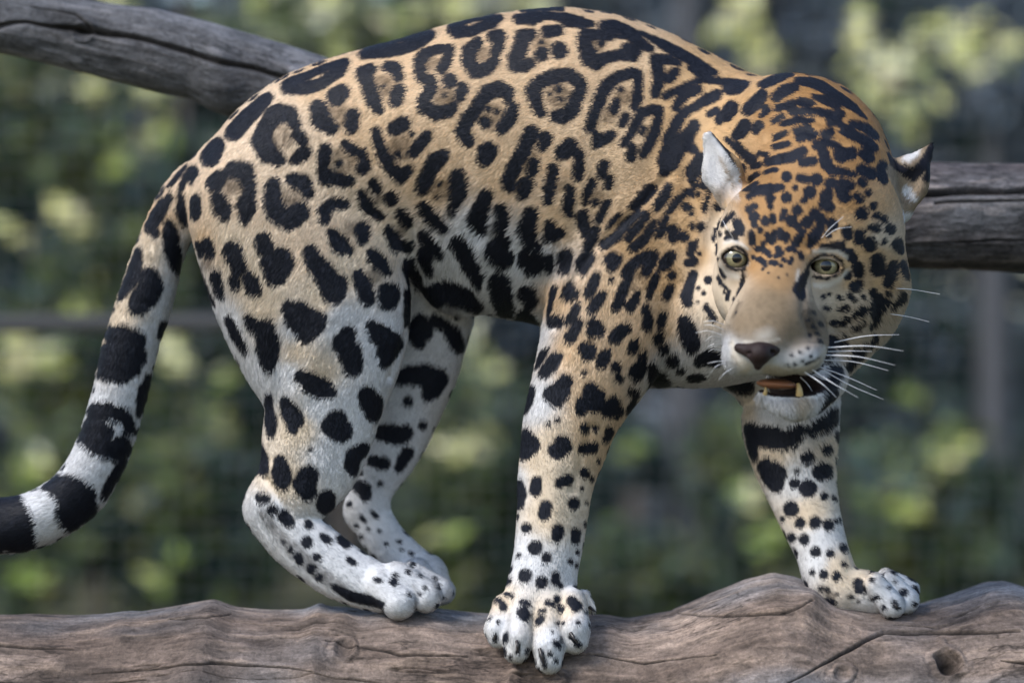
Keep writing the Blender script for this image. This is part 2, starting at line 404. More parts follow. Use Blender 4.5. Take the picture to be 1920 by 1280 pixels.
# ------------------------------------------------------------------ the coat: black markings and painted groin shade
# one line per marking; strokes (x,y,half width) in photograph pixels where the marking was seen, "/" starts a new stroke of the
# same rosette, "i" a brown inside.  Groin and inner far hind leg lines paint shade; paw "i" lines darken toe grooves.  Each is laid on the body along the surface round its own anchor point.
SPOTS_SHADE = """
441,245,15 470,213,14 505,180,10
545,160,14 575,164,11 605,156,9 640,130,11 650,115,9/550,150,8 590,136,6 640,115,7
685,100,8 715,97,10 755,91,10 790,79,9 812,62,9/690,92,5 730,75,5 780,62,6 815,56,5
398,290,17 410,268,14
366,318,11 360,330,8
352,325,5 343,345,5 338,355,3
322,345,4 340,322,4 355,305,3
555,232,10 545,212,14 520,210,17 500,235,13 492,262,17 505,285,18 525,297,12/562,252,11 569,262,10/573,283,12 556,297,9/i 530,255,26
633,180,16 645,172,13/600,203,15 605,225,16 622,238,12/664,215,12 662,235,12/i 638,215,24
700,128,9 686,138,14 694,160,12 705,190,13 713,205,8/730,125,9 745,128,11 752,145,8/752,170,11 745,187,11/722,162,4/i 722,160,22
612,280,11 608,310,10 612,330,13 640,336,11 660,337,8/650,270,8 665,280,10/680,285,9 688,310,10 682,315,11/637,306,6/i 645,300,26
405,342,14 415,330,13/440,315,14 462,320,16 470,345,12/470,360,11 465,385,17 460,408,8/412,370,12 420,388,16 425,402,9/i 445,345,24
340,385,8 345,410,7 347,420,4 341,365,6
368,370,11 367,395,10
515,345,12 512,370,14 520,395,17 545,410,17 565,395,17/550,335,11 570,340,14 580,360,10/i 548,368,22
612,405,11 608,392,9 630,378,10 648,382,9
682,362,8 692,385,12 705,398,10 715,402,9/704,342,9 710,352,9/738,370,13/i 714,370,10
625,435,10 640,455,16 655,465,10/682,428,13 684,443,11/i 660,425,14
757,398,9 768,412,12/732,430,9 745,455,13 765,460,12/i 755,435,12
585,470,13 592,490,16 615,515,20 628,545,21 635,530,18
495,447,14 500,462,15/522,495,30 520,512,20 530,480,18
437,465,16 443,480,15 450,495,13/441,520,10 446,530,8/470,515,11 478,535,13 482,540,10/i 455,500,14
370,452,6 378,465,8 390,455,12 395,470,9/405,510,9 412,535,9 415,548,6/i 388,488,13
366,485,3 378,515,5 395,550,4 402,562,2
675,515,11 685,535,15 692,555,13/732,545,18 730,560,16/702,475,11 715,490,13 728,505,8/i 705,515,16
768,495,12 775,515,12 785,532,7
800,440,11 812,458,13 825,470,9/798,475,12 803,490,10 805,505,6
768,545,9 770,575,10 768,600,8
862,450,14 875,470,16 888,495,15 898,515,12 900,530,6
915,365,12 910,380,13 900,405,17 905,425,12/945,390,12 948,410,13 945,422,10/945,450,16 935,465,20 945,480,18 955,475,13/i 928,425,14
1000,400,13 993,425,15 997,450,12/1010,455,9
990,480,15 1003,495,16 1012,480,13
1035,420,9 1033,440,11 1052,435,10/i 1042,455,8
1034,480,8 1032,500,8
1062,478,13 1060,500,10
942,525,19 945,550,19 952,580,16 955,600,8
993,545,15 1000,560,12
990,590,16 1000,605,14
1042,535,7 1038,550,5 1032,575,4 1034,590,4
1044,596,13
1042,315,9 1035,345,10 1031,375,8/1072,350,7 1070,370,9 1068,390,10 1070,400,7/1088,305,8 1087,330,8/i 1058,345,15
1113,340,8 1105,360,7 1100,380,5/1135,310,10 1132,325,9/1145,335,8 1142,348,7/1118,378,6/1140,380,7 1132,395,6 1125,410,7/1095,405,12 1098,425,12 1100,435,9/i 1122,365,14
860,55,14 885,60,8 905,52,8 930,42,8 940,30,8/855,45,9 890,28,6 935,25,5
832,128,9 842,112,9 845,92,10 825,88,9 805,95,10 790,115,10 793,140,10 800,150,8 812,150,9 812,165,10 800,185,12 800,200,12 822,212,12 845,208,10 855,198,8/847,150,12/870,165,10 866,180,9/i 815,118,14/i 838,180,20/838,178,4
900,78,8 885,95,13 882,115,12 895,133,12 915,130,11 930,115,9/928,68,10 942,65,9 938,85,11 932,98,9/i 910,100,14
1000,65,9 985,70,14 982,85,13 972,105,14 970,120,13 985,125,10 1000,118,8/1030,60,10 1050,58,9/1020,102,12/1052,95,14/i 1020,85,16/1020,79,4
978,33,10 1005,32,13 1025,28,8 1045,30,7 1070,38,11 1095,44,9 1115,46,5
985,15,4 1020,13,4 1060,14,4
1150,73,4 1125,66,8 1100,66,11 1100,85,12 1108,108,15 1120,118,12 1140,108,9 1165,103,9 1190,105,9 1195,97,9 1178,90,8/1131,81,6/i 1122,88,16
1135,50,9 1150,48,10 1170,55,10 1190,68,11 1205,82,9 1222,92,6/1140,58,7 1160,68,4 1175,72,3
1205,62,3 1240,82,7 1270,98,9 1300,115,8 1330,130,6 1345,138,4
1230,112,9 1255,112,8 1275,120,5/1235,125,11 1238,150,10 1230,175,8/1268,135,8 1258,148,8/1250,180,6 1275,168,6 1300,155,5 1325,147,6/i 1258,140,12
1295,128,5 1315,138,8 1335,143,5
1017,210,9 1008,190,11 1003,168,12 1018,152,11 1045,143,12 1070,140,11 1090,155,11 1092,170,10 1080,190,11 1078,205,12 1060,218,12 1045,218,10/1052,168,6/1055,186,5/1034,176,3/i 1050,178,24
1110,240,8 1113,225,9 1120,205,9 1130,180,11 1138,162,11 1160,145,9 1185,137,9 1198,140,8 1198,165,8 1197,185,9 1192,200,7/1158,190,6 1153,205,8/1175,220,8 1168,232,6/1165,167,5/i 1145,215,16/i 1170,180,16
1122,255,8 1120,270,7 1140,258,10 1150,252,7
1172,270,6 1185,250,7 1195,230,8 1205,212,8 1225,205,8 1238,205,6 1235,225,8 1228,250,9 1218,272,9 1207,290,7/1208,242,5 1205,250,4/i 1210,245,12
1188,278,8 1185,295,8
1312,168,7 1290,175,9 1275,190,8 1268,202,6
1345,178,9 1325,188,9 1300,203,7 1280,215,8 1270,230,10 1262,245,9 1250,262,6
1303,235,9 1290,255,12 1270,275,17 1255,300,20 1262,285,20 1248,320,10/1300,280,8/i 1295,275,12
1315,300,13 1302,322,15 1300,336,9
1370,163,13 1385,162,12 1400,157,8 1360,155,6
1330,152,5 1350,152,6
1405,205,10 1422,190,12 1432,178,10
1365,215,12 1375,200,12 1350,225,8
1330,215,5 1345,208,6
1400,235,12 1390,248,11 1380,256,7
1425,235,8 1420,245,7
1432,158,6 1450,152,8 1465,145,8 1490,137,5
1505,150,9 1525,152,11 1545,162,10 1565,177,9 1585,190,7 1605,205,6 1625,222,4
1460,182,9 1475,170,10 1495,164,8
1530,183,4 1550,190,7 1575,202,6
1438,205,8 1432,215,5
1462,202,6 1490,197,7
1505,192,7 1525,195,6
1485,212,5 1510,210,6 1540,212,6
1545,215,7 1580,218,7
1470,232,5 1495,227,6 1525,228,5
1452,228,5 1470,218,4
1560,230,8 1575,232,6
1600,235,6 1625,243,7 1645,258,7
1585,245,9 1600,255,9 1625,268,9 1640,280,8
1495,247,6 1515,243,7
1455,258,5 1475,250,5
1500,260,7 1525,255,8
1548,255,8 1560,250,7
1532,275,7 1550,268,8 1570,275,6
1455,275,5 1480,270,5
1440,303,6 1460,300,8 1485,295,9 1505,285,8
1425,288,4 1440,290,4
1578,292,13 1595,290,11
1620,290,9 1630,300,9
1505,305,7 1525,303,7
1545,290,9 1550,310,10 1560,322,8
1568,322,7 1590,328,6 1602,330,4
1412,312,5 1425,308,5
1615,320,9 1632,328,10
1655,315,9 1655,335,9 1660,345,6
1408,335,4 1422,326,5
1438,322,4 1455,318,4
1475,332,8
1500,335,6 1515,338,6
1532,338,10
1558,345,8
1578,342,6 1592,350,7
1615,345,8
1405,352,5 1420,343,5
1405,370,4 1420,358,7 1445,355,7 1465,352,5
1445,373,6
1475,372,7
1492,353,4
1518,362,9
1550,368,9
1507,377,5
1575,360,7 1583,372,8
1545,385,7 1555,390,7
1605,370,6 1610,378,6
1625,365,6
1405,393,5 1415,388,5
1445,388,4
1495,395,7
1527,402,7 1537,412,8
1613,403,11
1635,390,6
1414,407,7
1435,415,6
1415,422,5
1448,405,4 1450,415,4
1484,415,8
1470,398,5 1466,410,4
1425,432,4
1452,436,4 1450,446,4
1475,440,4 1474,452,4
1433,455,3 1430,462,3
1490,470,3
1412,482,3
1470,488,3
1443,480,3
1435,498,2.5
1465,498,2.5
1392,440,3
1500,475,3 1503,484,3
1513,417,8
1497,425,6
1560,422,8
1587,435,7 1589,442,6
1640,408,6 1655,415,6
1409,438,5 1410,455,5
1438,440,4 1445,452,4
1463,432,4 1465,445,5
1450,455,3
1505,435,5 1495,450,6 1488,462,5
1478,467,4
1420,467,4
1432,470,4 1440,474,4
1458,465,4 1463,475,5 1455,480,3
1424,487,4 1432,492,4
1445,492,3 1455,493,3
1484,485,3 1482,492,3
1553,442,5
1610,440,8 1608,450,8
1628,460,12
1628,430,5 1643,432,6
1667,433,9
1680,462,10 1688,472,9
1655,456,5
1545,466,6 1560,464,6 1575,462,7
1592,475,6 1600,485,6
1607,500,9 1610,512,8
1643,490,12 1643,505,13
1672,500,8 1668,515,10 1662,530,8
1692,500,7 1697,515,9
1589,517,7
1601,538,9 1606,533,8
1572,557,5
1543,557,4
1554,552,3
1590,553,5 1597,560,5
1615,555,5
1635,547,6
1662,547,5
1645,560,10 1638,575,12 1655,562,8
1690,552,7 1678,563,6 1670,572,4
1595,587,5 1610,580,7 1618,575,5
1573,580,5 1582,575,5
1545,577,3 1552,580,3
1525,583,4
1560,605,5 1575,602,5 1583,595,4
1537,603,5
1632,600,6 1645,592,5
1592,612,5 1605,605,5 1612,600,4
1558,635,6 1552,655,6 1550,672,5
1578,625,4
1536,638,4
1485,666,2.3
1500,660,2.3
1515,652,2.6
1475,684,2
1490,684,2
1505,677,2
1520,668,2.3
1510,683,1.5 1530,675,2.5 1543,662,1.5
1513,512,5 1505,525,7 1498,540,10 1503,556,7
1394,518,3 1391,535,4 1383,558,3 1371,580,2.5
1362,447,4 1380,449,5
1383,420,8 1391,431,6 1373,441,5
1342,430,3 1338,450,3
1353,424,4 1363,414,5 1375,404,4
1347,462,2.5 1343,475,2
1350,505,2.5 1358,520,3
1357,535,2.5 1368,548,2.5
1358,420,3
1350,440,3
1345,460,3
1345,485,3
1346,520,3 1352,532,4
1358,548,3
1365,553,3 1363,562,3
1375,560,2
1546,414,4 1536,430,7 1526,447,8 1518,460,5
1593,474,6 1599,483,5
1560,640,8 1576,640,6
1602,650,7 1590,678,8
1565,690,11 1556,712,10
1620,640,5 1608,662,5
1562,736,12 1547,758,8
1640,625,5 1630,640,4
1222,355,10 1205,372,10 1190,387,7
1200,398,6 1185,410,7 1170,425,8 1160,440,8 1148,448,8 1135,457,9/1165,400,4 1152,412,5 1143,425,4/i 1165,415,8
1255,350,7 1250,365,9 1238,380,9 1233,392,5
1307,350,5 1290,362,6 1275,372,6 1265,385,7 1255,398,5
1215,402,7 1203,418,7 1190,432,8 1180,445,7/1230,415,5 1222,430,7 1212,445,8 1197,458,9 1190,462,8/i 1208,430,8
1288,388,7
1298,393,4 1297,402,4
1250,410,6 1245,425,8 1238,440,6
1335,360,4 1328,380,5 1324,395,5
1299,420,4 1299,427,4
1316,425,7
1265,430,9 1262,445,9
1283,443,9
1299,460,8 1295,475,6
1290,492,7 1300,490,8
1300,367,4
1313,365,4
1330,338,4
1347,390,6
1120,430,7 1110,450,9 1103,465,7
1105,480,12 1095,492,13 1095,505,8
1142,485,8 1150,480,9 1160,483,8 1148,497,9
1120,515,7 1113,532,9 1106,548,8
1130,550,7 1120,565,9 1112,577,8
1228,475,8 1220,490,11 1212,510,7/1215,475,8 1190,492,9 1178,508,10 1178,520,8/1172,535,8 1165,555,9 1157,572,8/1198,545,4 1192,560,8 1182,572,9/i 1200,515,10/i 1188,535,8
1258,480,10 1250,492,11 1243,500,7
1232,515,6 1223,535,7 1218,555,5
1213,575,7 1218,595,9 1216,608,8
1260,515,7
1258,538,6 1252,552,8
1300,515,7 1293,535,8 1288,555,10 1290,565,8
1147,522,5
1245,590,8 1242,605,7
1285,600,11 1292,620,16 1300,640,14 1300,648,10
1325,575,5 1335,590,6 1342,600,4
1328,525,6
1308,450,3
1312,475,3
1310,540,3
1320,550,4
1308,565,2
1070,535,10 1068,548,11 1078,547,9
1085,570,6 1078,585,8 1070,597,7
1088,600,6 1080,615,9 1070,630,10
1115,605,12 1122,615,13 1110,620,8/1098,650,11 1105,660,13 1110,652,8/i 1110,637,9
1178,610,8 1165,618,12 1155,630,11
1192,640,8 1187,650,8
1137,662,10 1130,677,10
1157,685,9
1164,705,8
1096,697,5
1045,665,10 1035,680,13 1022,695,9
1025,650,6 1015,668,6 1008,680,4
1062,712,12 1050,730,18 1035,735,14 1045,745,14
997,722,6 992,745,9 985,762,6
1110,730,14 1115,750,18 1095,755,14 1090,765,10 1125,735,9
1152,752,12 1140,765,13 1158,765,11
1240,625,8 1235,632,7
1247,648,9
1207,660,8/1205,680,10 1195,695,12 1200,685,12
1225,685,9 1235,700,14 1248,718,12 1260,722,9
1263,672,11
1280,692,7
1303,706,7 1320,706,7
1315,672,10 1335,665,14 1350,672,10
1360,715,8 1385,718,14 1405,722,10
1187,728,6 1198,733,6
1193,752,9 1183,762,6
1235,745,5
1045,785,5
1029,792,4
1097,799,8
1117,799,6
985,812,12 990,830,20 983,845,14
1055,828,14 1045,842,16 1060,835,12
1095,838,9 1112,836,10
1145,805,8 1138,818,6
972,905,8 975,925,11 973,942,8
1006,900,8 1004,918,9
1050,905,8 1065,898,9
1097,885,8
1123,860,4
1111,895,5
1091,914,3
1024,948,10 1020,962,10
1076,943,10
1100,940,3
986,988,8
1047,993,10 1044,1003,9
1080,997,8 1079,1010,7
1004,1026,12
1025,1044,8
973,1040,4
963,1020,3
1098,980,4
1083,1033,4
1070,1051,5
1082,1057,4
953,1085,6
985,1077,11
1016,1090,10
1042,1077,6 1041,1088,6
1051,1096,5
1081,1098,5
1092,1095,4
948,1112,3 960,1115,4
935,1123,5 942,1130,4
944,1136,6
978,1127,4 990,1130,5
980,1145,9 985,1153,8
1027,1128,5 1035,1131,5
1012,1144,3 1022,1143,3
1018,1155,5 1010,1163,6
1045,1122,6
1072,1125,8 1080,1135,9
1051,1139,6
1098,1144,3
920,1157,3
935,1164,3
1046,1167,4
1057,1167,3
1083,1165,4
929,1190,4 927,1198,4
949,1188,4 947,1198,4
973,1205,3 971,1220,4
1014,1218,3 1018,1235,4 1022,1245,4
1042,1202,5 1048,1210,4
1031,1224,4
1043,1237,4
1003,1236,3
957,1229,3
988,1218,4
1070,1192,4 1080,1202,5 1087,1207,4
1052,1196,3
1036,1183,3
427,590,6 440,615,9 455,640,7 462,655,4
468,590,8 480,605,12 500,612,18 505,640,20 505,665,17 505,682,10
545,575,14 560,588,24 580,605,26 590,600,22 575,625,14
655,622,13 645,640,18 660,660,20 663,685,16/i 670,642,9
700,608,10 715,625,18 735,640,20 725,660,16 722,678,8
568,702,12 585,715,18 605,725,18 622,733,10
690,738,16 698,752,20 702,772,14
503,742,7 502,765,9 508,790,11 509,812,6
535,750,9 543,768,15 553,785,16 550,802,9
632,785,18 625,797,20 640,805,20
685,838,10 665,850,14 660,868,13 662,880,9
582,841,4
745,702,14 770,700,16 800,700,20 825,705,16 812,725,18 805,738,10
765,749,8
715,808,14 745,812,18 760,808,14
793,793,7
700,862,9 720,866,11
765,845,10 755,860,9 748,875,7
850,620,14 860,640,14
790,600,14 800,620,12
487,835,6 490,855,11 493,878,10
525,862,10 528,885,17 530,900,14
578,890,18 570,905,18 577,918,16
612,932,15 610,945,16 618,950,10
488,931,8 497,932,8
511,952,8
531,965,10 540,975,9
578,982,7
575,1015,10
604,1004,5 613,1011,6
637,1008,7 648,1018,7
531,1015,4
543,1028,5
558,1042,7 562,1050,6
593,1043,6
583,1065,8
597,1081,6
652,1046,4 663,1054,5
703,1086,4 710,1087,4
736,1089,6
763,1070,4
768,1057,4
738,1076,4
785,1077,3
796,1101,4
765,1112,3
813,1083,4
821,1097,4
787,1113,3
829,1120,3
625,1098,5 655,1115,8 690,1124,8 715,1132,5
670,908,9 682,915,13 685,928,9
713,905,5
655,943,5
677,968,4 683,975,4
698,960,4 705,967,4
667,985,4
690,990,3
661,1001,5
675,1005,4
710,995,3
724,1018,3
747,1014,4
751,1029,3
770,1036,4
637,970,4
683,1026,3
1405,800,12 1425,815,18 1455,818,20 1480,820,16 1500,800,12/1405,830,12 1412,850,8
1520,800,10 1545,785,15 1565,770,12
1570,808,8
1435,870,14 1450,885,22 1455,905,14
1513,853,11
1547,836,9
1541,880,17
1495,880,5
1570,852,6
1489,904,8
1515,914,15
1545,929,6
1564,932,5
1483,953,13
1500,979,9
1528,978,10
1553,983,9
1567,975,4
1467,972,4
1484,1006,7
1508,1010,9
1529,1033,8
1556,1036,6
1582,1025,7
1600,1046,5
1581,1056,5
1523,1071,5
1544,1075,7
1568,1078,7
1466,993,4
1538,1102,4
1550,1103,4
1549,1124,5 1558,1128,6
1569,1113,3
1608,1093,9 1612,1103,9
1633,1087,4
1632,1072,4
1654,1078,3
1593,1118,4
1609,1127,3
1634,1122,4 1643,1118,4
1656,1138,4
1694,1109,6
1713,1132,4
1665,1100,3
1712,1100,4 1720,1110,4
1674,1128,4 1680,1138,4
1622,1063,4
1665,1066,3 1675,1067,3
1677,1090,3
320,365,6 308,380,10 295,400,14 285,415,11 292,435,8 280,425,5
318,415,8 322,440,13 325,465,14 332,485,12 335,500,8
262,465,6 255,490,12 245,515,16 230,540,12 225,550,8/280,515,17 285,535,20 270,555,22 260,570,16
205,620,12 230,625,18 255,635,18/195,660,22 225,665,30 250,660,24/195,690,14 225,700,14 250,690,12
312,605,10 305,620,8
282,700,6 272,725,10 268,750,10 262,770,5
180,765,14 205,765,14 235,775,12 245,800,10/160,810,16 185,830,18 215,840,18 230,825,14 245,840,9/175,790,14 200,805,14
235,860,8 222,885,10 205,910,8 200,925,6
100,905,15 130,915,26 155,930,26 160,950,26 130,960,20 140,985,14 115,900,14
20,940,26 30,985,35 45,1015,26/0,985,45 -60,980,55 -120,965,60 -180,935,60
1384,272,6 1400,292,8 1412,300,9/1365,262,5 1390,285,6
1668,300,7 1690,318,8 1712,328,9 1728,312,9 1742,286,7 1750,268,5/1738,330,7 1745,310,6
1695,385,5 1705,375,4
707,245,8 712,265,9 722,290,11 735,312,12 755,328,13 770,315,9/742,240,12 758,230,13/776,247,5/805,252,9 790,270,11 778,285,9/750,287,6/i 755,275,26
880,262,12 870,245,12 880,222,12 895,205,11 905,188,11 920,172,14 940,165,12 955,172,11 957,185,8/965,202,10 958,222,12 943,240,9/912,228,10/918,206,5/935,207,5/i 925,218,26
915,285,17 912,298,12 920,280,15
835,290,10 820,300,15 808,320,12 800,340,14 798,350,12/862,330,14 865,355,15 857,385,9 855,395,7/800,385,10 812,400,13 825,412,14 835,420,11/828,365,5/830,340,4/i 832,352,22
1000,250,14 990,270,13 980,290,12 967,312,13 958,335,13 960,348,10/1028,258,11 1020,275,8/1005,305,9 1002,320,9/990,345,14 985,360,11/i 995,300,22
1072,270,11 1058,285,13 1068,275,11 1088,290,10 1090,310,8
1043,315,6
i 492,958,9 520,1000,12 555,1035,15 600,1075,14 640,1100,10
i 1540,1100,8 1560,1118,9
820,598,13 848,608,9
i 957,1150,2 953,1178,3 949,1198,4
i 998,1148,2 999,1190,3 998,1230,4
i 1050,1150,2 1051,1180,3 1056,1205,4
i 776,1095,2 779,1120,3 777,1145,4
i 812,1092,2 819,1115,3
i 1684,1100,2 1691,1125,3
i 1512,588,13 1524,618,11/1514,600,3/1524,612,3/1518,628,3/1532,625,3
i 1386,560,6 1374,590,5/1380,585,1.5
1460,520,1.5
1440,512,1.5
1475,515,1.6
1430,505,1.8
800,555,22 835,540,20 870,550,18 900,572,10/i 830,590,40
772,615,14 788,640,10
"""
# ground colour of the coat: x, y, kind
COL = {'o': (.34, .185, .070), 's': (.55, .35, .175), 't': (.66, .465, .285), 'c': (.68, .555, .41), 'w': (.66, .66, .67), 'n': (.20, .145, .088), 'g': (.36, .33, .31),
       'p': (.30, .22, .17), 'r': (.70, .54, .385), 'm': (.31, .185, .085), 'b': (.20, .150, .105), 'd': (.50, .395, .285)}  # d: cream darkened to carry the right cheek's shade, also round the eyes
BASE = """o 1500 230 1450 350 1560 330 1620 300 1480 420 1440 455 1420 400 1540 400 1500 440 1460 480 1520 440 1430 470 1410 500 1570 260 1440 200 1520 170 1600 220 1600 380
s 1380 220 1330 300 1300 380 1340 180 1200 450 1250 520 1260 260 1280 200 1320 480 1290 440 1420 160 1600 430 1640 380 1620 470 1580 460
r 550 300 450 300 600 380 430 380 640 450 520 220 380 290 560 470 700 430 470 380 330 380
t 600 150 750 120 900 120 1050 60 1000 300 850 250 700 250 1180 250 1100 350 1150 560 1080 650 1110 740 1180 640 1040 560 1170 90 1100 820 820 330 960 200 310 400 950 330 1040 420 1230 600 380 450
c 1062 1142 942 1128 1000 1152 1600 1075 1570 1060 600 560 650 500 430 440 560 650 1020 900 1030 960 700 450 480 520 500 570 270 470 235 560 1050 830 600 700 560 800 1350 440 1345 470 1440 840 200 630 1520 960 1560 840 1500 750 1400 760 1590 560 1650 450 1010 860 530 900 1340 540 1350 590 1345 500 1352 560 1560 560
w 560 620 640 600 700 640 600 760 540 700 420 600 470 700 620 850 500 960 600 1020 740 1110 820 1100 980 1150 1030 1200 940 1170 1080 1170 1000 750 962 900 960 1040 870 520 830 500 960 480 900 440 1000 610 960 560 1260 690 1340 700 1400 690 1375 670 1460 700 1500 700 1480 765 1530 770 1440 760 350 470 330 560 300 640 270 760 170 760 90 980 130 860 1530 1050 1650 1110 1700 1120 690 760 700 850 720 980 780 1060 640 760 900 600 1080 1080 1000 1060 1010 480 1530 685 1360 640 1385 690 1440 705 650 1000 700 1060 1500 900 1540 1010
s 1600 500 1640 480 1590 530 1660 520
d 1545 540 1386 515 1520 545 1690 560 1640 600 1600 640 1560 545 1560 600 1580 575 1350 450 1345 490 1350 530 1540 560
b 1510 600 1527 622 1510 572 1535 600
m 1465 500 1475 525 1440 515 1455 535
n 1440 560 1405 600 1485 600 1385 615 1460 570 1430 600 1450 550 1420 570 1480 600 1440 630 1485 620 1390 600"""
# combing direction of the hair: x, y, dx, dy
FLOW = [(1430, 620, .1, -1), (1450, 540, .2, -1), (1470, 450, .1, -1), (1500, 350, .1, -1), (1540, 250, -.2, -1), (1380, 520, -1, .5), (1390, 430, -.5, -1),
        (1600, 520, 1, .3), (1650, 600, .8, .7), (1680, 450, 1, -.3), (1380, 680, -.8, .5), (1500, 670, .8, .3), (1480, 760, .1, 1), (1560, 720, .6, 1), (1620, 400, .8, -.6),
        (1450, 250, -1, -.4), (1380, 300, -1, .3), (1300, 300, -1, .5), (1400, 180, -1, 0), (1560, 180, -.8, -.6), (1340, 600, -.6, 1), (1300, 500, -.6, .8), (1380, 700, -.3, 1),
        (1200, 200, -1, .35), (1000, 150, -1, .25), (1000, 350, -1, .5), (800, 200, -1, .4), (800, 400, -.9, .7), (600, 200, -1, .7), (450, 300, -.8, 1), (1100, 400, -.8, .7),
        (950, 520, -.5, 1), (860, 540, -.2, 1), (1200, 500, -.5, 1), (1100, 650, -.3, 1), (1250, 680, -.2, 1), (1050, 800, -.1, 1), (1020, 1000, 0, 1), (1010, 1150, 0, 1), (1030, 1230, 0, 1),
        (600, 450, -.7, 1), (500, 550, -.5, 1), (600, 650, -.5, .9), (700, 600, -.6, .8), (560, 800, -.4, 1), (500, 900, -.2, 1), (540, 1000, .6, 1), (640, 1060, 1, .8), (740, 1110, 1, .35),
        (800, 1090, 1, .4), (780, 700, -.4, 1), (710, 880, -.3, 1), (710, 1000, .7, 1), (780, 1060, 1, .8), (1450, 850, .1, 1), (1500, 950, .25, 1), (1550, 1060, .4, 1), (1620, 1110, 1, .25), (1690, 1110, 1, .4),
        (1340, 300, -.2, -1), (1720, 300, .4, -1),
        (310, 450, -.4, 1), (265, 560, -.3, 1), (235, 680, -.25, 1), (200, 820, -.4, 1), (150, 920, -.8, .8), (60, 975, -1, .2), (-50, 985, -1, -.1)]
# length of the hair in millimetres: x, y, mm
LEN = [(900, 200, 13), (600, 250, 12), (600, 500, 14), (420, 600, 22), (900, 560, 26), (860, 500, 24), (980, 600, 24), (1150, 450, 12), (1100, 700, 12), (1250, 700, 22), (1350, 690, 22),
       (1020, 950, 9), (1010, 1150, 10), (560, 850, 11), (480, 960, 13), (600, 1040, 10), (740, 1110, 11), (1500, 950, 9), (1640, 1110, 10), (1440, 800, 12), (250, 550, 16), (200, 780, 18), (100, 960, 18), (-50, 985, 18),
       (1480, 350, 8), (1450, 450, 6), (1430, 580, 3.5), (1380, 500, 4), (1400, 660, 5), (1500, 660, 6), (1560, 500, 6), (1640, 520, 10), (1690, 560, 22), (1620, 640, 26), (1650, 610, 24), (1440, 760, 22), (1480, 768, 24), (1530, 762, 24), (1560, 740, 17),
       (1340, 290, 8), (1345, 360, 12), (1720, 300, 9), (1700, 400, 13), (1400, 250, 10), (1540, 180, 11), (780, 620, 14), (700, 1000, 10)]


# pale and dark touches of the face (eye rims, lips, painted highlight above the nose), same stroke format
PALE = """1358,455,2 1372,452,3 1388,456,2.5 1402,466,2
1398,474,3 1400,495,3.5
1350,494,1.5 1362,512,3 1382,518,5
1524,473,2 1545,470,3.2 1570,472,3.2 1587,482,3
1587,508,2.5 1574,524,3 1555,534,4 1539,536,5 1528,534,3
1372,640,4 1380,668,8 1400,690,10
1545,648,4 1538,675,4 1512,694,7 1480,698,9 1440,690,8
1497,508,2 1494,525,1.5
1396,640,1.5 1425,645,2 1460,636,1.5"""
RIMS = """1356,480,2.5 1365,468,3 1381,462,3 1397,471,3.5 1402,488,3.5 1395,504,3.5 1379,507,3 1362,499,2.5
1513,506,4 1521,489,3.2 1538,479,3 1560,479,3 1578,491,3 1581,503,2.5 1567,517,2.8 1546,523,3.4 1527,518,4
1394,508,3 1392,525,3
1514,512,5 1507,528,6 1499,543,6
1416,706,2.5 1440,704,3 1470,708,3.5 1510,706,3.5 1540,690,3 1552,668,2.5
1420,731,2.5 1445,738,3 1484,741,3 1525,737,3.5 1552,720,6
1362,436,5 1380,446,5
1538,462,4 1555,460,6 1577,462,7"""


def gauss_fill(x, y, pts, vals, power=4.0):
    """inverse-distance blend of values given at photograph places"""
    out = np.zeros((len(x), vals.shape[1])); tot = np.zeros(len(x))
    for (px, py), v in zip(pts, vals):
        w = 1.0 / ((x - px) ** 2 + (y - py) ** 2 + 250.0) ** (power / 2)
        out += w[:, None] * v
        tot += w
    return out / tot[:, None]


def parse_spots():
    out = []
    for line in SPOTS_SHADE.strip().splitlines():
        strokes = []
        for s in line.split('/'):
            inner = s.startswith('i')
            pts = np.array([[float(v) for v in p.split(',')] for p in s.lstrip('i ').split()])
            if not inner:
                big = pts[:, 2] > 5
                pts[:, 2] = pts[:, 2] * np.where(big, 1.06, 1.0) + np.where(big, 1.0, .3)
                up = (pts[:, 0] > 1400) & (pts[:, 1] < 345)
                pts[:, 2] += up * .2
                fh = (pts[:, 0] > 1392) & (pts[:, 0] < 1605) & (pts[:, 1] >= 345) & (pts[:, 1] < 500)
                pts[:, 2] += fh * (pts[:, 2] * .15 + .6)
            strokes.append((inner, pts))
        out.append(strokes)
    return out


def stroke_dist(x, y, pts):
    """distance to the edge of a stroke of varying width (negative inside)"""
    if len(pts) == 1:
        return np.hypot(x - pts[0, 0], y - pts[0, 1]) - pts[0, 2]
    d = np.full(len(x), 1e9)
    for a, b in zip(pts[:-1], pts[1:]):
        ba = b[:2] - a[:2]
        h = np.clip(((x - a[0]) * ba[0] + (y - a[1]) * ba[1]) / (ba @ ba + 1e-9), 0, 1)
        d = np.minimum(d, np.hypot(x - a[0] - h * ba[0], y - a[1] - h * ba[1]) - (a[2] + (b[2] - a[2]) * h))
    return d


